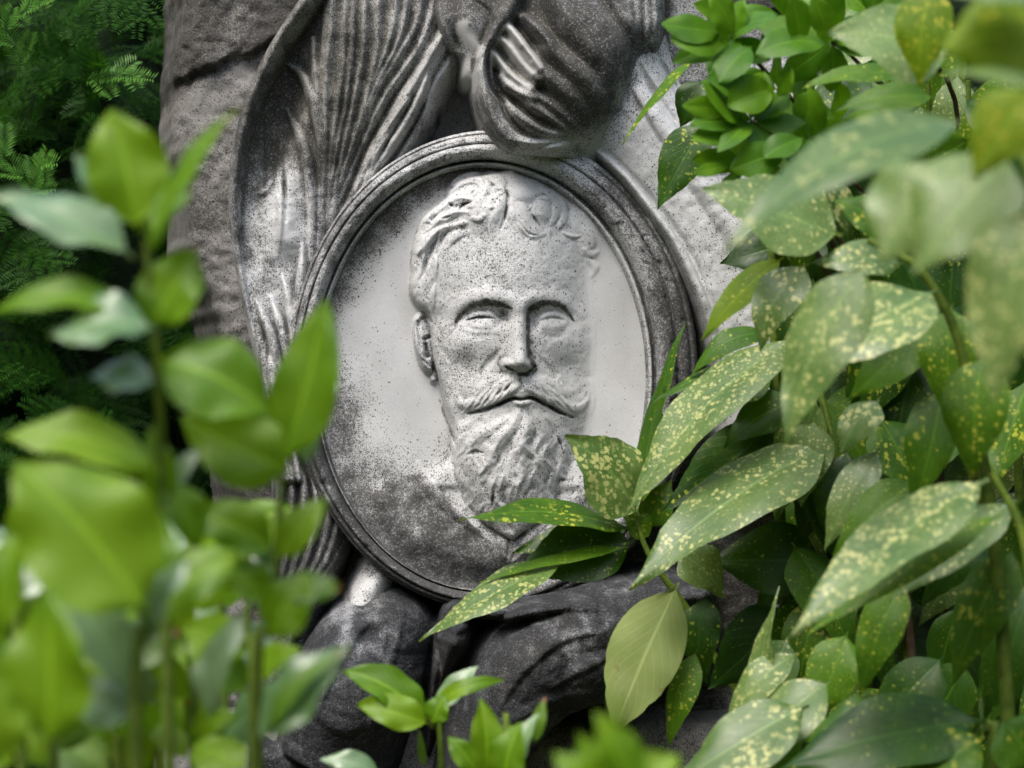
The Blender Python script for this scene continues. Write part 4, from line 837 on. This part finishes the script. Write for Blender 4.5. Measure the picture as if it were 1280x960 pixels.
# inner leaves of the bush, deeper and darker
fill = np.random.default_rng(11); inner = []
for sx in (960, 1010, 1060, 1110, 1160, 1210, 1260, 1320):
    d = 2.62+.04*((sx//10) % 3); st = stem_px(LB, 'stem', [(sx+60, 1900, d+.1), (sx+30, 1000, d+.08), (sx+10, 500, d+.05), (sx, 100, d)], [.008, .007, .005, .003], BARK)
    for k in range(19):
        by = 20+k*52+fill.uniform(-25, 25)
        lim = np.interp(by, [0, 250, 420, 480, 700, 960], [1020, 985, 1000, 1000, 960, 960])
        bx = max(sx+fill.uniform(-20, 40), lim+25); a = R(fill.uniform(60, 165)); L = fill.uniform(120, 200)
        tx, ty = bx+L*math.cos(a), by+L*math.sin(a)*.9
        if tx < lim-30: tx = lim-30+fill.uniform(0, 20)
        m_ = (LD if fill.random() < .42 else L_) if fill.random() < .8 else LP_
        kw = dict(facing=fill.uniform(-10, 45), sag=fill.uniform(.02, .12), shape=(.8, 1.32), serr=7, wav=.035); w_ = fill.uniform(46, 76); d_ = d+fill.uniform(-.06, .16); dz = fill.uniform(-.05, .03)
        if k % 6 == 2: leaf_px(st, m_, bx, by, tx, ty, w_, d_, dz=dz, **kw)
        else:
            b_, t_ = P(bx, by, d_), P(tx, ty, d_+dz); LSEED[0] += 1
            V, F, UV = leaf_mesh(b_, t_, w_/1000*d_/D0/max(.28, math.cos(R(kw['facing']))), seed=LSEED[0], **kw)
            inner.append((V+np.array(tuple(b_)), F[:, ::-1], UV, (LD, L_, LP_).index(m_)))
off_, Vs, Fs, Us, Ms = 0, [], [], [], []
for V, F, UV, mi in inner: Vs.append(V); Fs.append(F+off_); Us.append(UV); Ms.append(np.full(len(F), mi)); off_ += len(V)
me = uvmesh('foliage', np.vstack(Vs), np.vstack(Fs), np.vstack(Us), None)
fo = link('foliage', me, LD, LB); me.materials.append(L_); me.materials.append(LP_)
me.polygons.foreach_set('material_index', np.concatenate(Ms).astype(np.int32)); tag(fo, kind='stuff')

# ---------------------------------------------------------------- the small-leaved shrub at the top right
SB = empty('broadleaf_shrub', (.42, -.5, 0), 'plain green shrub with small rounded leaves in whorls, reaching in at the top right', 'shrub')
sr = np.random.default_rng(21)
for (cx, cy, d, nl, L) in ((912, 48, 2.40, 6, 84), (940, 152, 2.36, 7, 84), (1008, 172, 2.42, 6, 74), (1040, 52, 2.44, 6, 96), (972, 112, 2.48, 5, 74), (978, 20, 2.50, 6, 76), (1090, 20, 2.52, 6, 84), (1050, 150, 2.52, 5, 70), (930, 205, 2.40, 4, 70)):
    st = stem_px(SB, 'stem', [(1230, 1900, d+.35), (1180, 700, d+.33), (cx+110, cy+150, d+.2), (cx+40, cy+36, d+.07), (cx, cy, d)], [.006, .005, .003, .0024, .0018], BROWN)
    a0 = sr.uniform(0, 360)
    for k in range(nl):
        a = R(a0+k*360/nl+sr.uniform(-18, 18)); l = L*sr.uniform(.8, 1.1)*(1 if math.cos(a) < .2 else .8)
        leaf_px(st, PLAIN, cx, cy, cx+l*math.cos(a), cy+l*math.sin(a)*.75, l*sr.uniform(.40, .54), d, dz=sr.uniform(-.06, .02), facing=sr.uniform(-5, 60), sag=sr.uniform(.0, .14), fold=sr.uniform(.05, .35), shape=(sr.uniform(1.0, 1.3), .8), wav=.03, twist=sr.uniform(-25, 25))
st = stem_px(SB, 'stem', [(1200, 1900, 2.7), (1120, 600, 2.66), (1000, 230, 2.5), (930, 110, 2.36)], [.006, .005, .003, .002], BROWN)
for b in ((905, 40, 826, 30, 36), (910, 56, 838, 48, 40), (917, 46, 888, -6, 46), (940, 58, 898, 104, 44), (1036, 56, 944, 68, 34), (938, 110, 884, 95, 42), (926, 136, 852, 132, 28), (936, 154, 862, 156, 32), (936, 170, 864, 174, 34), (984, 182, 912, 212, 44), (1006, 172, 954, 198, 36), (912, 206, 866, 218, 17), (1028, 174, 1010, 108, 24), (970, 122, 990, 84, 26), (1036, 46, 1016, -6, 34), (968, 110, 908, 132, 50), (1000, 60, 990, -5, 40)):
    leaf_px(st, PLAIN, *b, 2.34, dz=-.02, facing=float(sr.uniform(0, 50)), sag=float(sr.uniform(.0, .12)), fold=float(sr.uniform(.05, .35)), shape=(float(sr.uniform(1.0, 1.3)), .8), wav=.03, twist=float(sr.uniform(-20, 20)))

# ---------------------------------------------------------------- the young shrub close to the camera, left
YB = empty('young_shrub', (-.25, -1.5, 0), 'young light green shrub with soft oval leaves, out of focus in the left foreground', 'shrub')
def yshoot(pts, rad, leaves, bush=YB, mat=BARK):
    st = stem_px(bush, 'stem', pts, rad, mat)
    for l in leaves:
        m, bx, by, tx, ty, w, d = l[:7]; kw = dict(l[7]) if len(l) > 7 else {}; kw.setdefault('shape', (.8, 1.001)); kw.setdefault('wav', .07); kw.setdefault('fold', .3)
        leaf_px(st, m, bx, by, tx, ty, w, d, **kw)
    return st
B_, BR, SI = BRIGHT, BRIGHT_RED, SILVER
yshoot([(240, 2900, 1.42), (212, 1000, 1.42), (205, 700, 1.42), (198, 480, 1.41), (186, 340, 1.40), (178, 275, 1.40)], [.005, .004, .0034, .003, .0024, .0014], [
    (B_, 172, 288, 138, 136, 98, 1.39, dict(facing=12, sag=.05, shape=(.9, 1.001))), (SI, 164, 284, 92, 192, 56, 1.42, dict(facing=40, sag=.05)),
    (SI, 168, 322, -16, 248, 58, 1.38, dict(facing=52, sag=.1)), (B_, 188, 300, 298, 136, 40, 1.38, dict(facing=44, sag=.04, twist=20)),
    (B_, 184, 320, 240, 240, 34, 1.42, dict(facing=40)), (B_, 190, 398, -14, 392, 40, 1.38, dict(facing=48, sag=.2)),
    (SI, 196, 412, 62, 424, 62, 1.36, dict(facing=50, sag=.14)), (SI, 196, 480, 112, 470, 40, 1.37, dict(facing=50, sag=.05)),
    (B_, 190, 410, 246, 312, 82, 1.40, dict(facing=14, sag=.05)), (B_, 196, 450, 340, 520, 92, 1.40, dict(facing=28, sag=.12, fold=.3)),
    (B_, 200, 590, 4, 545, 56, 1.38, dict(facing=42, sag=.1)), (B_, 205, 640, 190, 530, 44, 1.42, dict(facing=10)), (SI, 212, 640, 250, 560, 34, 1.44, dict(facing=40)),
    (B_, 204, 600, 250, 690, 50, 1.42, dict(facing=30)),
])
yshoot([(380, 2900, 1.50), (322, 1000, 1.50), (340, 780, 1.50), (352, 600, 1.49), (352, 560, 1.49)], [.005, .004, .0032, .0022, .0016], [
    (B_, 366, 590, 226, 520, 94, 1.45, dict(facing=16, sag=.06, shape=(.7, 1.001))), (B_, 352, 585, 408, 372, 84, 1.48, dict(facing=8, sag=.03, fold=.3)), (SI, 380, 585, 424, 470, 40, 1.52, dict(facing=42)),
    (B_, 345, 700, 408, 622, 46, 1.46, dict(facing=14)), (B_, 345, 690, 232, 640, 66, 1.50, dict(facing=20, sag=.1)), (B_, 336, 800, 392, 716, 62, 1.46, dict(facing=14)), (BR, 350, 740, 428, 735, 40, 1.46, dict(facing=30, sag=.1)),
    (SI, 318, 925, 438, 806, 60, 1.44, dict(facing=44, sag=.08)), (SI, 262, 900, 306, 766, 48, 1.46, dict(facing=44)), (B_, 338, 750, 270, 700, 46, 1.5, dict(facing=30)), (BR, 330, 920, 434, 812, 22, 1.43, dict(facing=50)),
])
yshoot([(150, 2900, 1.30), (168, 1000, 1.30), (178, 800, 1.30), (182, 760, 1.30)], [.005, .004, .003, .002], [
    (B_, 186, 766, 16, 576, 150, 1.27, dict(facing=22, sag=.06, fold=.16, shape=(.75, 1.001))), (B_, 176, 770, 205, 640, 80, 1.32, dict(facing=20)), (B_, 60, 935, 62, 738, 112, 1.24, dict(facing=18, sag=.05)),
    (SI, 170, 880, 30, 700, 60, 1.34, dict(facing=40)), (B_, 180, 770, 300, 690, 70, 1.35, dict(facing=25)), (SI, 180, 800, 236, 700, 46, 1.3, dict(facing=45)),
    (B_, 0, 800, 30, 660, 70, 1.3, dict(facing=20)), (B_, 0, 960, -20, 820, 90, 1.2, dict(facing=20)), (SI, 170, 900, 60, 860, 50, 1.35, dict(facing=40)),
])
yr = np.random.default_rng(31)
for k, (sx, d) in enumerate(((20, 1.5), (60, 1.55), (110, 1.7), (140, 1.62), (190, 1.78), (235, 1.68), (275, 1.75), (310, 1.6))):
    st = yshoot([(sx+20, 2900, d), (sx+8, 1000, d), (sx, 800, d), (sx, 690, d)], [.004, .0034, .0026, .0016], [])
    for q in range(8):
        by = 690+q*38+yr.uniform(-14, 14); a = R(180*(q % 2)+yr.uniform(-60, 25)*(1 if q % 2 == 0 else -1)); l = yr.uniform(70, 120)
        leaf_px(st, [B_, B_, SI, BR, B_][int(yr.integers(0, 5))], sx, by, sx+l*math.cos(a)*.85, by-abs(l*math.sin(a))-18, l*yr.uniform(.4, .55), d, dz=yr.uniform(-.04, .04), facing=yr.uniform(5, 50), sag=yr.uniform(.03, .12), shape=(.8, 1.001), wav=.04)

# sprigs rising at the bottom centre
YC = empty('young_sapling', (-.06, -.8, 0), 'slender young sapling with curled green leaves in front of the carved knees, bottom centre', 'shrub')
yshoot([(560, 2300, 2.2), (552, 1000, 2.2), (540, 910, 2.2), (538, 880, 2.2)], [.004, .003, .0024, .0014], [
    (B_, 534, 900, 430, 838, 44, 2.18, dict(facing=40, sag=.14, fold=.4)), (B_, 536, 905, 446, 880, 42, 2.16, dict(facing=25, sag=.1)), (B_, 540, 884, 632, 850, 20, 2.18, dict(facing=30, sag=.3)), (SI, 542, 890, 598, 832, 24, 2.2, dict(facing=35, sag=.06)),
    (B_, 540, 905, 556, 868, 30, 2.16, dict(facing=20)), (SI, 480, 975, 398, 950, 24, 2.1, dict(facing=40)), (BR, 530, 960, 524, 912, 10, 2.2, dict(facing=20)),
], YC)
YD = empty('leafy_seedling', (-.02, -.95, 0), 'small seedling with upright leaves and a red tipped one beside the sapling, bottom centre', 'shrub')
yshoot([(640, 2300, 2.05), (634, 1000, 2.05), (630, 950, 2.05)], [.004, .003, .002], [
    (B_, 606, 975, 600, 872, 44, 2.05, dict(facing=15)), (B_, 630, 985, 652, 902, 44, 2.02, dict(facing=25)), (SI, 640, 975, 676, 890, 24, 2.04, dict(facing=42)), (BR, 668, 930, 682, 870, 18, 2.06, dict(facing=15)), (B_, 600, 970, 560, 920, 30, 2.08, dict(facing=25)), (B_, 620, 965, 640, 905, 34, 2.08, dict(facing=25)),
], YD)
YE = empty('blurred_seedling', (.05, -1.75, 0), 'seedling with very blurred pale green leaves nearest the camera, bottom right of centre', 'shrub')
yshoot([(790, 3300, 1.25), (775, 1050, 1.25), (765, 990, 1.25)], [.004, .003, .002], [
    (B_, 776, 1010, 745, 890, 60, 1.24, dict(facing=25)), (B_, 770, 1020, 692, 940, 46, 1.25, dict(facing=30)), (B_, 770, 1020, 850, 945, 70, 1.26, dict(facing=30)), (B_, 760, 1030, 720, 915, 50, 1.27, dict(facing=35)),
], YE)

# ---------------------------------------------------------------- the yew hedge behind
def build_hedge():
    hr = np.random.default_rng(41)
    HB = empty('yew_hedge', (0, 1.0, 0), 'dark green yew hedge with feathery needles standing behind the stone at the left', 'hedge')
    YEW = leaf_mat('yew_needle', ((.007, .036, .002), (.022, .082, .005)), rough=.5, trans=.25, transcol=(.08, .28, .01), coat=0, spec=.15)
    YEWT = leaf_mat('young_yew_needle', ((.05, .17, .02), (.10, .26, .03)), rough=.42, trans=.3, transcol=(.15, .4, .02), coat=.1, spec=.4)
    core = plain_mat('dark_backing_green', (.004, .012, .004), (.010, .024, .008), 40, .9)
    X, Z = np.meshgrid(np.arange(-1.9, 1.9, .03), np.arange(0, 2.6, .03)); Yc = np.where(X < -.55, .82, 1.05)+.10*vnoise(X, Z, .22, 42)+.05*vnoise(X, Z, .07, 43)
    link('dark_backing', raw_mesh('dark_backing', np.stack([X, Yc, Z], -1).reshape(-1, 3), grid_faces(*X.shape)), core, HB)  # opaque dark sheet behind the needles, added so no light leaks through
    # unseen walls added to block low sky light, both sides and behind the viewer
    def sky_block_wall(pts, h, sd):
        q = crom(pts, 90); zz = np.arange(0, h, .12); X2 = np.repeat(q[:, :1], len(zz), 1); Y2 = np.repeat(q[:, 1:], len(zz), 1); Z2 = np.repeat(zz[None], len(q), 0)
        s_ = np.arange(len(q))[:, None]*.12+0*Z2; n1 = .25*vnoise(s_, Z2, .6, sd)+.12*vnoise(s_, Z2, .2, sd+1)
        link('sky_blocker', raw_mesh('sky_blocker', np.stack([X2+n1*np.sign(X2), Y2-n1*(np.abs(X2) < 3), Z2], -1).reshape(-1, 3), grid_faces(*X2.shape)), plain_mat('sky_blocker_green', (.010, .035, .006), (.03, .08, .012), 25, .8), HB)
    sky_block_wall([(-1.8, 1.1), (-2.9, .3), (-3.2, -2), (-3.3, -5), (-2.6, -7.2), (0, -7.8), (2.6, -7.2), (3.3, -5), (3.2, -2), (2.9, .3), (1.8, 1.1)], 4.2, 45)
    def spray(o, d, up, L, nl, V, F, nw=.0013):
        """one twig with two rows of needles"""
        sd_ = d.cross(up).normalized(); up = sd_.cross(d)
        k = int(L/.0042)
        for i in range(k):
            t = i/k; c = o+d*(L*t)-Vector((0, 0, 1))*(.18*L*t*t)
            for s in (-1, 1):
                l = nl*(.55+.45*math.sin(math.pi*min(1, t*.9+.15)))*hr.uniform(.85, 1.15)
                q = (sd_*s+d*.45+up*hr.uniform(-.05, .3)).normalized(); e = c+q*l; w = d*nw
                n0 = len(V); V.extend([c-w, c+q*l*.5-w*1.1, e, c+q*l*.5+w*1.1]); F.append((n0, n0+1, n0+2, n0+3))
    def branch_mesh(n_side, o, d, up, L, V, F, nl=.019):
        spray(o, d, up, L, nl, V, F)
        sd_ = d.cross(up).normalized()
        for i in range(n_side):
            t = .12+.75*i/n_side; s = -1 if i % 2 else 1
            dd = (d*.75+sd_*s*hr.uniform(.5, .8)+up*hr.uniform(-.12, .12)).normalized(); spray(o+d*(L*t)-Vector((0, 0, 1))*(.18*L*t*t), dd, up, L*.5*(1-t*.55), nl*.92, V, F)
    V, F = [], []
    def place(px, py, d, L, tgt):
        o = P(px, py, d); g = hr.uniform(-1.1, 1.1); dirv = Vector((math.sin(g)*.9, -hr.uniform(.25, .7), math.cos(g)*.55-.15)).normalized()
        if hr.random() < .3: dirv.z = -abs(dirv.z)
        up = (Vector((0, -.75, .7))+Vector((hr.uniform(-.4, .4), 0, hr.uniform(-.3, .3)))).normalized()
        branch_mesh(7, o, dirv, up, L, tgt[0], tgt[1])
    for _ in range(420): place(hr.uniform(-140, 190), hr.uniform(-120, 1040), hr.uniform(3.40, 3.75), hr.uniform(.10, .17), (V, F))
    for _ in range(80): place(hr.uniform(190, 330), hr.uniform(-120, 1040), hr.uniform(3.75, 4.0), hr.uniform(.11, .20), (V, F))
    for _ in range(170): place(hr.uniform(330, 1500), hr.uniform(-160, 700), hr.uniform(3.8, 4.05), hr.uniform(.14, .22), (V, F))
    link('foliage', raw_mesh('foliage', [tuple(v) for v in V], F), YEW, HB)
    for (px, py, d, ax, L) in ((62, 262, 3.36, (-.55, -.25, .8), .17), (36, 250, 3.36, (.3, -.3, .75), .10), (30, 90, 3.36, (-.2, -.35, .7), .12), (10, 30, 3.36, (.5, -.4, .3), .11), (110, 100, 3.36, (.7, -.4, .1), .12)):
        V2, F2 = [], []; branch_mesh(3, P(px, py, d), Vector(ax).normalized(), Vector((0, -.8, .6)), L, V2, F2, .021)
        tag(link('shoot', raw_mesh('shoot', [tuple(v) for v in V2], F2), YEWT, HB), 'pale green young shoot')
build_hedge()
